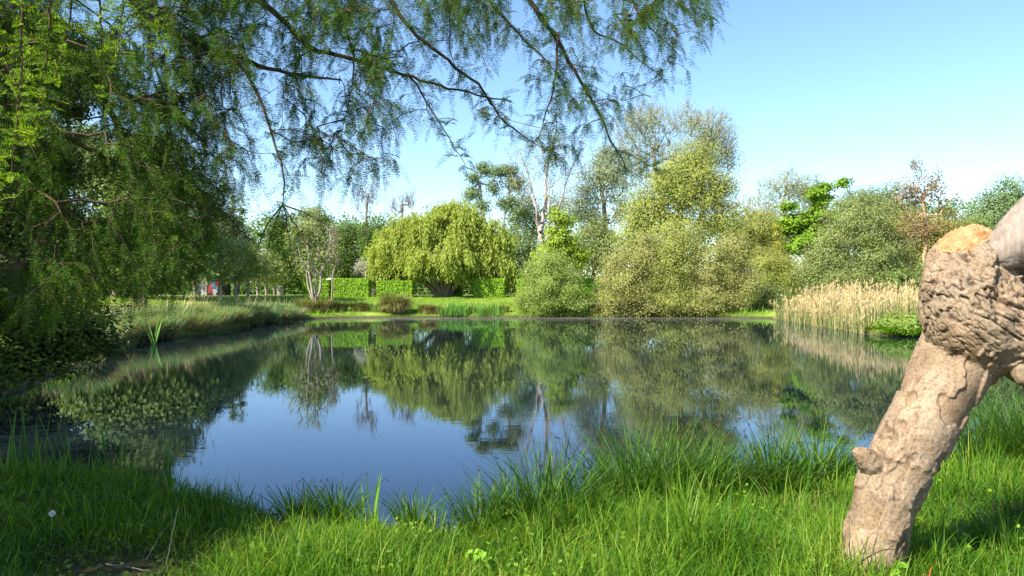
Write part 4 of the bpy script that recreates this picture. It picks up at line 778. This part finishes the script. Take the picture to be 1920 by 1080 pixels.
# ------------------------------------------------------------------ feathery conifer hanging over the water
def conifer():
    T = np.array([-7.6, 2.0, gz(-7.6, 2.0)])
    r = thing('swamp_cypress', 'feathery leaved conifer whose long drooping boughs hang over the pond from the upper left', 'tree', T)
    tr = [T+[0, 0, -.3], T+[0, 0, .5], T+[.1, .1, 2], T+[.1, .1, 4.5], T+[.1, .2, 7], T+[.1, .2, 10], T+[.1, .2, 12.5]]
    q = resample(np.array([list(p)+[x] for p, x in zip(tr, (.5, .42, .33, .28, .22, .13, .04))]), .25, .01); V, Q = tube_path(q[:, :3], q[:, 3], 14); g = Geo(); g.add(V, Q); g.build('trunk', M['coniferbark'], r, True)
    B = [ # (points px, depth, base radius m, comes-from-trunk)
     ([(225, -60), (260, 20), (337, 70), (390, 92), (443, 107), (500, 130), (583, 143), (640, 150)], 6.2, .055, 1),
     ([(430, -80), (493, 10), (533, 37), (583, 97), (637, 103), (700, 122), (767, 143), (840, 165), (913, 183), (960, 190)], 6.8, .04, 1),
     ([(40, 60), (110, 113), (213, 170), (287, 200), (343, 230), (380, 262)], 6.0, .06, 1),
     ([(150, 100), (193, 187), (227, 247), (247, 300), (270, 370), (300, 440), (340, 500)], 7.0, .045, 1),
     ([(0, 90), (30, 170), (50, 217), (50, 317), (33, 357), (10, 420)], 5.0, .035, 1),
     ([(700, -60), (750, 33), (783, 70), (840, 113), (897, 157), (923, 197), (950, 237), (993, 260), (1017, 277)], 7.0, .028, 2),
     ([(970, -70), (990, 0), (1033, 57), (1070, 117), (1100, 173), (1127, 213), (1140, 257), (1160, 283), (1173, 320)], 7.4, .034, 2),
     ([(1160, 283), (1198, 297), (1237, 322)], 7.4, .008, 0),
     ([(1045, 60), (1047, 90), (1040, 165), (1020, 225), (1010, 260)], 7.3, .02, 0),
     ([(1090, -30), (1107, 60), (1160, 77), (1207, 120), (1243, 144)], 7.6, .018, 2),
     ([(880, -60), (917, 0), (957, 50), (1000, 90), (1040, 130), (1062, 170)], 7.1, .024, 2),
     ([(767, 143), (783, 163), (800, 195), (817, 217), (847, 267), (873, 310)], 6.8, .014, 0),
     ([(430, 100), (467, 140), (490, 193), (513, 260), (533, 317), (535, 360), (530, 384)], 6.1, .022, 0),
     ([(530, 384), (510, 412), (490, 442), (478, 475), (470, 510)], 6.1, .009, 0),
     ([(530, 384), (514, 420), (505, 450), (500, 480)], 6.1, .007, 0),
     ([(530, 384), (540, 420), (545, 470)], 6.1, .007, 0),
     ([(530, 384), (560, 395), (585, 400), (610, 420)], 6.1, .009, 0),
     ([(530, 384), (555, 420), (572, 460), (598, 485)], 6.1, .008, 0),
     ([(337, 70), (335, 100), (365, 160), (400, 200), (430, 260)], 6.2, .012, 0),
     ([(260, 20), (275, 70), (290, 120), (310, 180), (340, 260), (380, 330)], 6.4, .016, 0),
     ([(1180, -60), (1190, 20), (1230, 60), (1275, 105)], 7.8, .018, 2),
     ([(600, -60), (640, 30), (660, 80), (665, 140), (650, 200), (640, 260)], 6.6, .016, 2),
     ([(820, -50), (845, 20), (842, 90), (860, 150)], 6.9, .012, 2),
     ([(120, 250), (200, 300), (260, 330), (330, 350), (400, 380), (470, 450)], 7.6, .03, 1),
     ([(60, 330), (120, 400), (180, 440), (260, 470)], 7.2, .03, 1),
     ([(20, 480), (80, 520), (140, 560), (190, 590)], 6.4, .02, 1),
    ]
    anchors = []
    for pts, D, rad, src in B:
        w = np.array([P(x, y, D+(i*.06 if src else 0)) for i, (x, y) in enumerate(pts)]); rr = np.linspace(rad*.8, max(.003, rad*.14), len(w))
        if src:
            h = max(w[0][2]+.5, 3.2) if src == 1 else w[0][2]+.7
            s0 = np.array([T[0]+.1, T[1]+.1, min(h+.6, 9)]); mid = s0*.45+w[0]*.55+[0, 0, .35]
            w = np.concatenate([[s0, mid], w]); rr = np.concatenate([[rad*1.8, rad*1.3], rr])
        q = resample(np.c_[w, rr], .09, .006); V, Q = tube_path(q[:, :3], q[:, 3], 7); g = Geo(); g.add(V, Q); g.build('bough', M['coniferbark'], r, True)
        anchors.append(q[:, :3])
    A = np.concatenate(anchors); A = A[(A[:, 1] > 4.2)]
    # attractor points
    def low(x): return np.interp(x, [0, 60, 250, 360, 400, 440, 520, 620, 660, 700, 780, 830, 880, 960, 1000, 1060, 1110, 1160, 1180, 1210, 1260, 1320, 1350], [560, 600, 540, 520, 420, 350, 330, 345, 350, 320, 300, 250, 220, 225, 290, 300, 280, 250, 215, 190, 150, 130, 20])
    pts = []
    while len(pts) < 2900:
        x = rng.uniform(-40, 1345); y = rng.uniform(-60, 600); L = low(x)
        if y > L: continue
        f = max(y, 0)/L
        dens = (1.0 if x < 340 else .88*(1-f*.78) if x > 440 else .85-f*.3)
        if y > 300 and x < 400: dens *= 1.0
        nz = float(vnoise(np.array([[x/70, y/110, 1.]]), 77)[0]); dens *= np.clip((nz-.18)*2.1, .05, 1.25)
        if rng.random() > dens: continue
        D = rng.normal(6.6+max(0, x-400)/800*.9, .55) if x > 330 else rng.uniform(4.9, 8.2)
        pts.append(P(x, y, D))
    # out of frame crown overhead, left and behind
    pts = np.array(pts)
    ntr = len(A); n = len(pts); Pm = np.zeros((ntr+2*n, 3)); Pm[:ntr] = A; c = ntr; E = []; W_ = []
    order = np.argsort([np.min(np.linalg.norm(A-p, axis=1)) for p in pts]); dirs = []; node_i = []
    for j in order:
        p = pts[j]; dv = p-Pm[:c]; dist = np.linalg.norm(dv, axis=1)*1.0+np.maximum(0, dv[:, 2])*2.2; k = int(np.argmin(dist)); Lk = np.linalg.norm(dv[k])
        m = (Pm[k]+p)/2+rng.normal(scale=.07*Lk, size=3)+np.array([0, 0, .05*Lk]); Pm[c] = m; Pm[c+1] = p; E += [(k, c), (c, c+1)]; dirs.append(unit(p-m)); node_i.append(c+1); c += 2
    E = np.array(E); cnt = np.zeros(c); cnt[np.array(node_i)] = 1
    for a, b in E[::-1]: cnt[a] += cnt[b]*(a >= ntr)
    rad = np.minimum(.0016*np.sqrt(np.maximum(cnt, 1))+.0008, .01)
    V, Q = tubes(Pm[E[:, 0]], Pm[E[:, 1]], np.minimum(rad[E[:, 0]]*(E[:, 0] >= ntr)+(E[:, 0] < ntr)*rad[E[:, 1]]*1.2, .012), rad[E[:, 1]], 4); tw = Geo(); tw.add(V, Q)
    # sprays: at nodes and along twig segments
    O = []; Dr = []; src = Pm[np.array(node_i)]; dirs = np.array(dirs)
    for rep in range(2): O.append(src); Dr.append(unit(dirs*.7+rndunit(n)*.6+np.array([0, 0, -.85])))
    ea = E[rng.integers(0, len(E), int(n*1.5))]; t = rng.random(len(ea))[:, None]; ed = Pm[ea[:, 1]]-Pm[ea[:, 0]]; keepE = np.linalg.norm(ed, axis=1) > .05
    O.append((Pm[ea[:, 0]]+ed*t)[keepE]); Dr.append(unit(unit(ed)*.5+rndunit(len(ea))*.75+np.array([0, 0, -.6]))[keepE])
    ba = A[rng.integers(0, ntr, 2600)]+rng.normal(scale=.02, size=(2600, 3)); O.append(ba); Dr.append(unit(rndunit(2600)+np.array([.25, 0, -.35])))
    O = np.concatenate(O); Dr = np.concatenate(Dr)
    def sprays(O, Dr, Lm, leafL, npair, mat, wd=.0032, stem=True, nm='foliage'):
        n = len(O); L = Lm*rng.uniform(.35, 1.45, n); m = npair; t = (np.arange(m)+.6)/m
        droop = np.array([0, 0, -1.]); C = O[:, None]+Dr[:, None]*(t*1.0)[None, :, None]*L[:, None, None]+droop*((t**2)[None, :, None]*.22*L[:, None, None])
        tan = unit(Dr[:, None]+droop*(t[None, :, None]*.44)); side = unit(np.cross(Dr, rndunit(n)*.6+np.array([0, 1., .0]))); side = unit(side*np.stack([np.ones(n), np.ones(n), rng.uniform(.1, 1., n)], 1))
        env = np.sin(np.clip(t*.92+.16, 0, 1)*math.pi)**.55; c0 = []; a0 = []; l0 = []; at = []
        base = rng.random(n)
        for sg_ in (-1, 1):
            a = unit(side[:, None]*sg_+tan*rng.uniform(-.1, .2, (n, m, 1))+tan*rng.uniform(0, .6, (n, 1, 1))+rng.normal(scale=.12, size=(n, m, 3))); ll = leafL*env[None]*rng.uniform(.75, 1.2, (n, m))*np.clip(L/Lm, .75, 1.1)[:, None]
            c0.append((C+a*ll[..., None]*.5).reshape(-1, 3)); a0.append(a.reshape(-1, 3)); l0.append(ll.ravel()); at.append(np.repeat(base*.6, m)+rng.random(n*m)*.4)
        c0, a0, l0, at = map(np.concatenate, (c0, a0, l0, at)); b = perp(a0); lg = Geo(); lg.add(*leaves(c0, a0, b, l0*.5, wd, at)); lg.build(nm, M[mat], r)
        if stem:
            e0 = O; e1 = C[:, m//2]; e2 = C[:, -1]
            for p0, p1, x0, x1 in ((e0, e1, .0017, .0012), (e1, e2, .0012, .0006)): V, Q = tubes(p0, p1, np.full(n, x0), np.full(n, x1), 3); tw.add(V, Q)
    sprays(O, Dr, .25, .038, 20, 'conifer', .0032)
    # big bright sprays close to the camera at the top left
    xs_ = []; O2 = []; D2 = []
    near = Geo()
    for x0, y0, x1, y1, D in ((40, -30, 20, 330, 3.3), (182, -40, 184, 190, 3.5), (140, -40, 100, 150, 3.9), (95, -20, 60, 260, 3.7), (230, -60, 215, 120, 4.3), (-20, -20, -10, 400, 3.4), (280, -50, 300, 100, 4.6)):
        a = P(x0, y0, D); b = P(x1, y1, D+.1); q = resample(np.array([np.r_[a+[-.5, -.1, .6], .008], np.r_[a, .006], np.r_[a*.5+b*.5+[.02, 0, 0], .0045], np.r_[b, .0018]]), .03, .003)
        V, Q = tube_path(q[:, :3], q[:, 3], 6); tw.add(V, Q)
        m = 4*len(q)//2; k = rng.integers(6, len(q), m); O2.append(q[k, :3]); D2.append(unit(rndunit(m)*[1, .7, .3]+[0, -.1, .12]))
    sprays(np.concatenate(O2), np.concatenate(D2), .13, .026, 15, 'conifer_sunlit', .0026, nm='near_foliage')
    tw.build('twigs', M['coniferbark'], r)
    # unseen crown beyond the frame, coarser, shaped so its shadow lands on the left
    n = 1900; c = rng.uniform(0, 1, (n, 3)); c = np.stack([-12+9*c[:, 0], -3.5+8.0*c[:, 1], 2.8+8*c[:, 2]], 1); shd = c[:, :2]-c[:, 2:]*np.array([[sd.x/sd.z, sd.y/sd.z]]); shades_left = (shd[:, 0]-.35*(shd[:, 1]-6) < -2.2+.7*rng.normal(size=n)); ok = shades_left&((np.abs(c[:, 0]/np.maximum(c[:, 1], .01)) > .85) | (c[:, 1] < .5)); c = c[ok]; n = len(c)
    st = np.array([T+[0.1, .1, z] for z in (1.5, 3, 4.5, 6, 8, 10)]); pos, par = skeleton(st, c, .6); g = Geo(); branch_mesh(g, pos, par, .12, .006); g.build('limbs', M['coniferbark'], r)
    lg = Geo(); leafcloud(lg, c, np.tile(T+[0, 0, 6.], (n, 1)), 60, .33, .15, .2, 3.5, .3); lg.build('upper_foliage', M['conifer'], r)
conifer()
def shade_tree():  # added tree, mostly out of view, there to shade the left bank
    b = np.array([-15.5, 9.5]); z = gz(*b); r = thing('broadleaf_tree', 'big dark broadleaf tree added at the far left edge to shade the bank, mostly unseen', 'tree', (*b, z))
    n = 380; u = rndunit(n)*(rng.random(n)**.4)[:, None]; ct = np.array([-14.0, 10.5, 7.0]); nd = ct+u*[5.2, 5.5, 4.6]; nd = nd[nd[:, 2] > 2.6]; n = len(nd)
    st = np.array([[*b, z-.3+k*1.3] for k in range(6)]); pos, par = skeleton(st, nd, .8); g = Geo(); branch_mesh(g, pos, par, .34, .015, 6); g.build('trunk', M['barkdark'], r, True)
    lg = Geo(); leafcloud(lg, nd, np.tile(ct, (n, 1)), 90, .5, .17, .5, 1.4); lg.build('crown', M['dark'], r)
shade_tree()
def low_branches():
    D = 13.5; b = np.array([-12.6, 14.0]); z = gz(*b); r = thing('hornbeam', 'dark leafy bush with flat sprays reaching over the water at the left edge', 'bush', (*b, z))
    nd, ct = blobpts([(60, 610, 110, 40, 90), (0, 560, 90, 60, 90), (30, 670, 120, 50, 110), (150, 640, 60, 30, 60), (120, 590, 80, 26, 60), (190, 600, 30, 14, 30)], D, 300, shell=1.8)
    nd[:, 2] = np.maximum(nd[:, 2], .12); g = Geo(); st = np.array([[*b, z-.2], [b[0]+.1, b[1], z+.5], [b[0]+.3, b[1]-.1, z+1.1], [b[0]+.6, b[1]-.1, z+1.6]])
    pos, par = skeleton(st, nd, .2); branch_mesh(g, pos, par, .09, .004, 5); g.build('trunk', M['barkdark'], r, True)
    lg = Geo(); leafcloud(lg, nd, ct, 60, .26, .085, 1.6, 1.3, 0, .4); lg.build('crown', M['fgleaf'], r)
low_branches()

# ------------------------------------------------------------------ foreground grass and plants
def fg_grass():
    n = 135000; y = 3.6+6*rng.random(n)**1.15; x = rng.uniform(-1, 1, n)*(y*.72+.3); d = sdist(x, y); 
    dens = fbm(np.c_[x*1.6, y*1.6, x*0], 3, 14); bare = np.exp(-(((x+2.6)/.55)**2+((y-4.95)/.33)**2))+.5*np.exp(-(((x+3.5)/.6)**2+((y-5.4)/.3)**2))
    ok = (d > -.02)&(rng.random(n) < np.clip((dens-.2)*5, .6, 1))&(rng.random(n) > bare*1.2)&~((np.hypot(x-2.31, y-4.76) < .17)); x, y, d, dens = x[ok], y[ok], d[ok], dens[ok]; n = len(x)
    big = fbm(np.c_[x*.8, y*.8, x*0], 2, 15)
    L = rng.uniform(.10, .38, n)*(.35+1.6*big)*(1+.5*np.clip(1.6-d, 0, 1)*((x > .1)&(x < 1.7))-.45*np.clip(1.3-d, 0, 1)*((x > 1.7)&(x < 4.2)))*np.where(rng.random(n) < .06, 1.5, 1); L *= 1+1.0*np.clip((big-.5)*5, 0, 1)*np.clip((y-4.4)*2, .3, 1)*(x > -1.5); L *= np.where(x < -1.8, .8, 1.0)*(1-.6*np.exp(-((x+1.2)/1.15)**4)*(y > 5.2))
    L *= 1-.75*np.exp(-(((x+2.6)/.75)**2+((y-4.75)/.5)**2)); L *= 1-.6*np.exp(-(((x-2.45)/.3)**2+((y-4.3)/.25)**2)); az = rng.uniform(0, 6.28, n)+2*big; lean = rng.uniform(0, .45, n); curl = rng.uniform(.1, 1.9, n)
    g = Geo(); A = np.clip(rng.random(n)*.7+.3*dens+np.where(rng.random(n) < .05, .5, 0), 0, 1); g.add(*blades(np.c_[x, y, hgt(x, y)-.01], L, az, lean, curl, rng.uniform(.002, .005, n), 4, A))
    tag(g.build('grass', M['grass']), 'lush green grass of the near bank', 'grass', kind='stuff')
    n = 9000; y = rng.uniform(3.8, 7.4, n); x = rng.uniform(-1, 1, n)*(y*.72); d = sdist(x, y); f = fbm(np.c_[x*2.2, y*2.2, x*0], 2, 44); ok = (d > .15)&((f > .5)|(x < -1.6)); x, y = x[ok], y[ok]; n = len(x)
    z = hgt(x, y)+rng.uniform(.01, .10, n)+.10*(x < -2.6)*rng.random(n); nn = unit(rndunit(n)*.6+[0, 0, 1.]); a = unit(np.cross(nn, rndunit(n))); b = np.cross(nn, a); s = rng.uniform(.010, .026, n); g = Geo(); g.add(*leaves(np.c_[x, y, z], a, b, s, s*.75, rng.random(n)))
    n = 5200; y2 = rng.uniform(3.9, 7.0, n); x2 = rng.uniform(-1.4, 4.4, n); f = fbm(np.c_[x2*2.6, y2*2.6, x2*0], 2, 46); ok = (sdist(x2, y2) > .2)&(f > .47)&(np.abs(x2) < y2*.72); x2, y2 = x2[ok], y2[ok]; n = len(x2)
    nn = unit(rndunit(n)*.7+[0, 0, 1.]); a = unit(np.cross(nn, rndunit(n))); b = np.cross(nn, a); s = rng.uniform(.009, .024, n); g2 = Geo(); g2.add(*leaves(np.c_[x2, y2, hgt(x2, y2)+rng.uniform(.05, .24, n)], a, b, s, s*.7, rng.random(n)))
    tag(g2.build('clover', M['maple']), 'small fresh leaves of clover and herbs mixed into the sunny grass', 'weeds', kind='stuff')
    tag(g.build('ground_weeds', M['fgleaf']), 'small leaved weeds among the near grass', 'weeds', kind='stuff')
fg_grass()
def tall():
    n = 15000; y = rng.uniform(5.4, 9.6, n); x = rng.uniform(-1.6, 7.5, n); d = sdist(x, y); f = fbm(np.c_[x*2.3, y*2.3, x*0], 2, 401); ok = (d > -.05)&(d < 1.3)&(rng.random(n) < np.clip((f-.36)*5, .08, 1))&((x < 1.9)|(x > 3.9)|(rng.random(n) < .35))&(np.abs(x) < y*.72); x, y, f = x[ok], y[ok], f[ok]; n = len(x)
    L = rng.uniform(.25, .62, n)*(.5+.9*f)*np.where(x < .1, .55, 1); g = Geo(); g.add(*blades(np.c_[x, y, hgt(x, y)-.01], L, rng.uniform(0, 6.28, n), rng.uniform(0, .35, n), rng.uniform(.1, 1.5, n), rng.uniform(.0025, .0055, n)))
    tag(g.build('tall_grass', M['grass']), 'tall loose grass between the sedges of the near bank', 'grass', kind='stuff')
    n = 1100; th = rng.uniform(0, 6.28, n); q = .19+.2*rng.random(n); x = 2.29+np.cos(th)*q; y = 4.76+np.sin(th)*q*.8; L = rng.uniform(.12, .34, n); L[(x > 2.35)&(y < 4.7)] *= .5; g = Geo(); g.add(*blades(np.c_[x, y, hgt(x, y)-.01], L, th, rng.uniform(0, .5, n), rng.uniform(.2, 1.4, n), rng.uniform(.0025, .005, n)))
    tag(g.build('grass_tuft', M['grass']), 'long grass growing up against the foot of the leaning trunk', 'grass', kind='stuff')
tall()
sg = 'sedge clumps along the near water edge'
SED = [(1020, 6.95, 1.0, 'tall dark sedge clump in the middle of the near bank'), (900, 6.75, .62, 'loose sedge clump left of the tall dark middle one'), (960, 7.1, .7, 'thin sedge clump arching over the water'), (1110, 7.1, .75, 'sedge clump just right of the tall dark middle one'),
       (1190, 7.3, 1.05, 'broad sedge clump with many brown seed heads'), (1250, 7.2, 1.1, 'tallest sedge clump with nodding brown seed heads'), (1320, 7.6, .9, 'shaded sedge clump left of the small inlet'), (1450, 7.9, 1.0, 'fanned sedge clump standing in the inlet'), (1530, 8.0, .95, 'fanned sedge clump left of the branch stub'), (1390, 7.8, .8, 'dark sedge clump between the inlet fans'),
       (1590, 8.1, .6, 'small sedge clump hidden beside the leaning trunk'), (1850, 8.9, 1.15, 'dense bluish sedge clump right of the leaning trunk'), (1905, 8.6, 1.2, 'dense dark sedge clump at the right edge of the bank'), (1800, 8.8, .8, 'sedge clump seen right behind the leaning trunk'), (1960, 8.2, 1.2, 'sedge clump cut by the right edge'),
       (780, 6.5, .5, 'short sedge clump where the bank dips lowest'), (630, 6.75, .6, 'short sedge clump left of the sword leaved flag iris'), (560, 6.9, .5, 'thin sedge clump by the deepest blue water'), (1890, 5.2, .6, 'shaded sedge clump low at the right edge')]
for x, D, s, lab in SED:
    while sdist((x-960)/F*D, D) < .04 and D > 5.6: D -= .05
    b = G(x, D); n = int(330*s); rad = .26*s
    r = clump('sedge_clump', lab, 'plant', (b[0], b[1]), int(n*.95), .70*s, rad, 'sedge', .55, .8, .0055, sg, z=max(b[2], .08))
    m = int(7*s) if x < 1150 else int(16*s)
    if m:
        th = rng.uniform(0, 6.28, m); az = th; bb = np.c_[b[0]+np.cos(th)*rad*.5, b[1]+np.sin(th)*rad*.5, np.full(m, max(b[2], .08))]; LL = .80*s*rng.uniform(.8, 1.15, m); le = rng.uniform(.05, .4, m); cu = rng.uniform(.2, .9, m)
        V, Qb, Ab = blades(bb, LL, az, le, cu, np.full(m, .0018)); V5 = V.reshape(m, 5, 2, 3); tip = V5.mean(2); q4 = np.array([[2*i, 2*i+1, 2*i+3, 2*i+2] for i in range(4)])
        for i in range(m):
            g = Geo(); g.add(V5[i], q4); st_ = g.build('flower_stalk', M['sedge'], r); g = Geo(); a = unit(tip[i, 4]-tip[i, 3])[None]; p_ = perp(a)
            V1, Q1 = tube_path([tip[i, 3]*(1-f_)+tip[i, 4]*f_ for f_ in (.72, .8, .9, 1.03)], np.array([.001, .006, .005, .0008])*rng.uniform(.7, 1.1), 5); g.add(V1, Q1); g.build('seed_head', M['seed'], st_)
def flags(x, D, L, n, lab, sp=.05, lean=.18):
    b = G(x, D); return clump('flag_iris', lab, 'plant', (b[0], b[1]), n, L, sp, 'irislime' if x > 400 else 'sedge', lean, .18, .012, 'flag iris fans on the near bank', nm='leaves', z=b[2])  # left fans take a darker green, so their shade is partly in the colour
flags(690, 6.1, .58, 7, 'bright sword leaved flag iris standing against the deep blue water')
flags(318, 7.0, .6, 6, 'shaded flag iris at the dark left water edge', lean=.12)
for x, D, L, lab in ((30, 7.2, .7, 'shaded flag iris at the far left edge of the near bank'), (70, 7.5, .75, 'tall shaded flag iris second from the left edge'), (150, 7.6, .7, 'shaded flag iris third from the left edge'), (215, 7.6, .62, 'shaded flag iris fourth from the left edge'), (110, 7.1, .6, 'shaded flag iris in front of the left edge group')):
    flags(x, D, L, 11, lab, .14, .2)
def broadleaf(name, lab, x, D, n, h, leafL, mat='weed', spread=.14):
    b = G(x, D); r = thing(name, lab, 'plant', b); ls_ = Geo(); lf = Geo()
    for i in range(n):
        th = rng.uniform(0, 6.28); hh = h*rng.uniform(.5, 1.1); tip = b+np.array([math.cos(th)*spread*rng.uniform(.3, 1), math.sin(th)*spread*rng.uniform(.3, 1), hh])
        V, Q = tube_path([b, b*.5+tip*.5+[0, 0, .02], tip], [.002, .0018, .0014], 4); ls_.add(V, Q)
        nrm = unit(np.array([math.cos(th)*.6, math.sin(th)*.6-.5, .9])+rng.normal(scale=.2, size=3)); a = unit(np.array([math.cos(th), math.sin(th), -.25])); a = unit(a-nrm*np.dot(a, nrm)); c = np.cross(nrm, a); L = leafL*rng.uniform(.7, 1.2)
        # heart shaped leaf
        t = np.linspace(0, 2*math.pi, 15)[:-1]; hx = 16*np.sin(t)**3/17; hy = (13*np.cos(t)-5*np.cos(2*t)-2*np.cos(3*t)-np.cos(4*t))/17
        Vt = tip+(-a)[None]*hy[:, None]*L*.6+c[None]*hx[:, None]*L*.5+nrm[None]*(np.abs(hx)*.18*L)[:, None]; Vt = np.concatenate([Vt, [tip-nrm*.02*L]])
        k = np.arange(14); Q = np.array([[14, (2*i2) % 14, (2*i2+1) % 14, (2*i2+2) % 14] for i2 in range(7)]); lf.add(Vt, Q, np.full(7, rng.random()))
    ls_.build('stems', M['weed'], r); lf.build('leaves', M[mat], r); return r
broadleaf('bindweed_plant', 'lime green plant with heart shaped leaves at the foot of the leaning trunk', 1712, 4.42, 16, .17, .075)
broadleaf('bindweed_plant', 'smaller heart leaved plant in front of the leaning trunk foot', 1660, 4.35, 14, .10, .065)
broadleaf('bindweed_plant', 'low heart leaved plant left of the leaning trunk foot', 1585, 4.45, 12, .09, .05)
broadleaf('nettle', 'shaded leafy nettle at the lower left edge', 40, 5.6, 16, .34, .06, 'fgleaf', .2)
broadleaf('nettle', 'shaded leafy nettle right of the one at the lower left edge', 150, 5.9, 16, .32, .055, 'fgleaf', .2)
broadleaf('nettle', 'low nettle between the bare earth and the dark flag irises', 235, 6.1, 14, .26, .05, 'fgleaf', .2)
for x, D, lab in ((1490, 5.3, 'low broad leaved weed in the sunny grass left of the leaning trunk'), (1290, 5.0, 'low broad leaved weed in the sunny grass near the bottom centre right'), (905, 4.9, 'low broad leaved weed in the sunny grass near the bottom centre'), (1800, 5.0, 'broad leaved weed in the shade right of the leaning trunk'), (470, 5.0, 'broad leaved weed at the edge of the shade right of the bare earth')):
    broadleaf('dock_plant', lab, x, D, 10, .17, .05, 'weed', .12)
def stick(lab, pts, rad, mat='twigpale', name='fallen_twig'):
    w = [np.array([(x-960)/F*D, D, gz((x-960)/F*D, D)+h]) for x, D, h in pts]; q = resample(np.c_[np.array(w), np.linspace(rad, rad*.4, len(w))], .05, .003); V, Q = tube_path(q[:, :3], q[:, 3], 6); g = Geo(); g.add(V, Q)
    o = g.build(name, M[mat], None, True); tag(o, lab, 'twig', 'fallen twigs on the bare earth')
stick('long pale twig lying flat across the bare earth', [(185, 4.95, .03), (240, 4.9, .035), (300, 4.75, .04)], .006)
stick('short pale twig leaning up beside the bare earth', [(275, 5.1, .02), (290, 5.2, .07), (305, 5.35, .14)], .004)
stick('bent dry stalk arching over the grass right of the bare earth', [(312, 5.0, .02), (325, 5.2, .2), (335, 5.3, .32)], .004)
def dandelion(lab, x, D, h, mat, name, rr):
    b = G(x, D); r = thing(name, lab, 'flower', b); g = Geo(); V, Q = tube_path([b, b+[.01, 0, h*.5], b+[.015, 0, h]], [.0025, .002, .002], 5); g.add(V, Q); g.build('stem', M['weed'], r)
    n = 160; u = rndunit(n); c = b+[.015, 0, h]+u*rr*.6*np.array([1, 1, 1 if mat == 'petal' else .35]); g = Geo(); g.add(*leaves(c, u, perp(u), rr*.4, rr*(.08 if mat == 'petal' else .2), rng.random(n))); g.build('seed_globe' if mat == 'petal' else 'petals', M[mat], r)
dandelion('fluffy dandelion clock in the grass right of the trunk foot', 1743, 4.35, .06, 'petal', 'dandelion_clock', .025)
dandelion('fluffy dandelion clock in the shade at lower left', 95, 5.3, .26, 'petal', 'dandelion_clock', .025)
dandelion('single yellow buttercup in the grass right of the leaning trunk', 1762, 6.3, .5, 'yellow', 'buttercup', .016)
g = Geo(); b = G(1718, 4.5)
r_ = thing('cut_shoots', 'cluster of short red brown cut shoots beside the trunk foot', 'plant', b)
for i in range(7):
    a = b+[rng.uniform(-.05, .06), rng.uniform(-.04, .04), -.02]; t_ = a+[rng.uniform(-.01, .09), 0, rng.uniform(.12, .24)]
    V, Q = tube_path([a, a*.5+t_*.5, t_], [.007, .006, .005], 6); g.add(V, Q)
g.build('shoots', M['stemred'], r_, True)
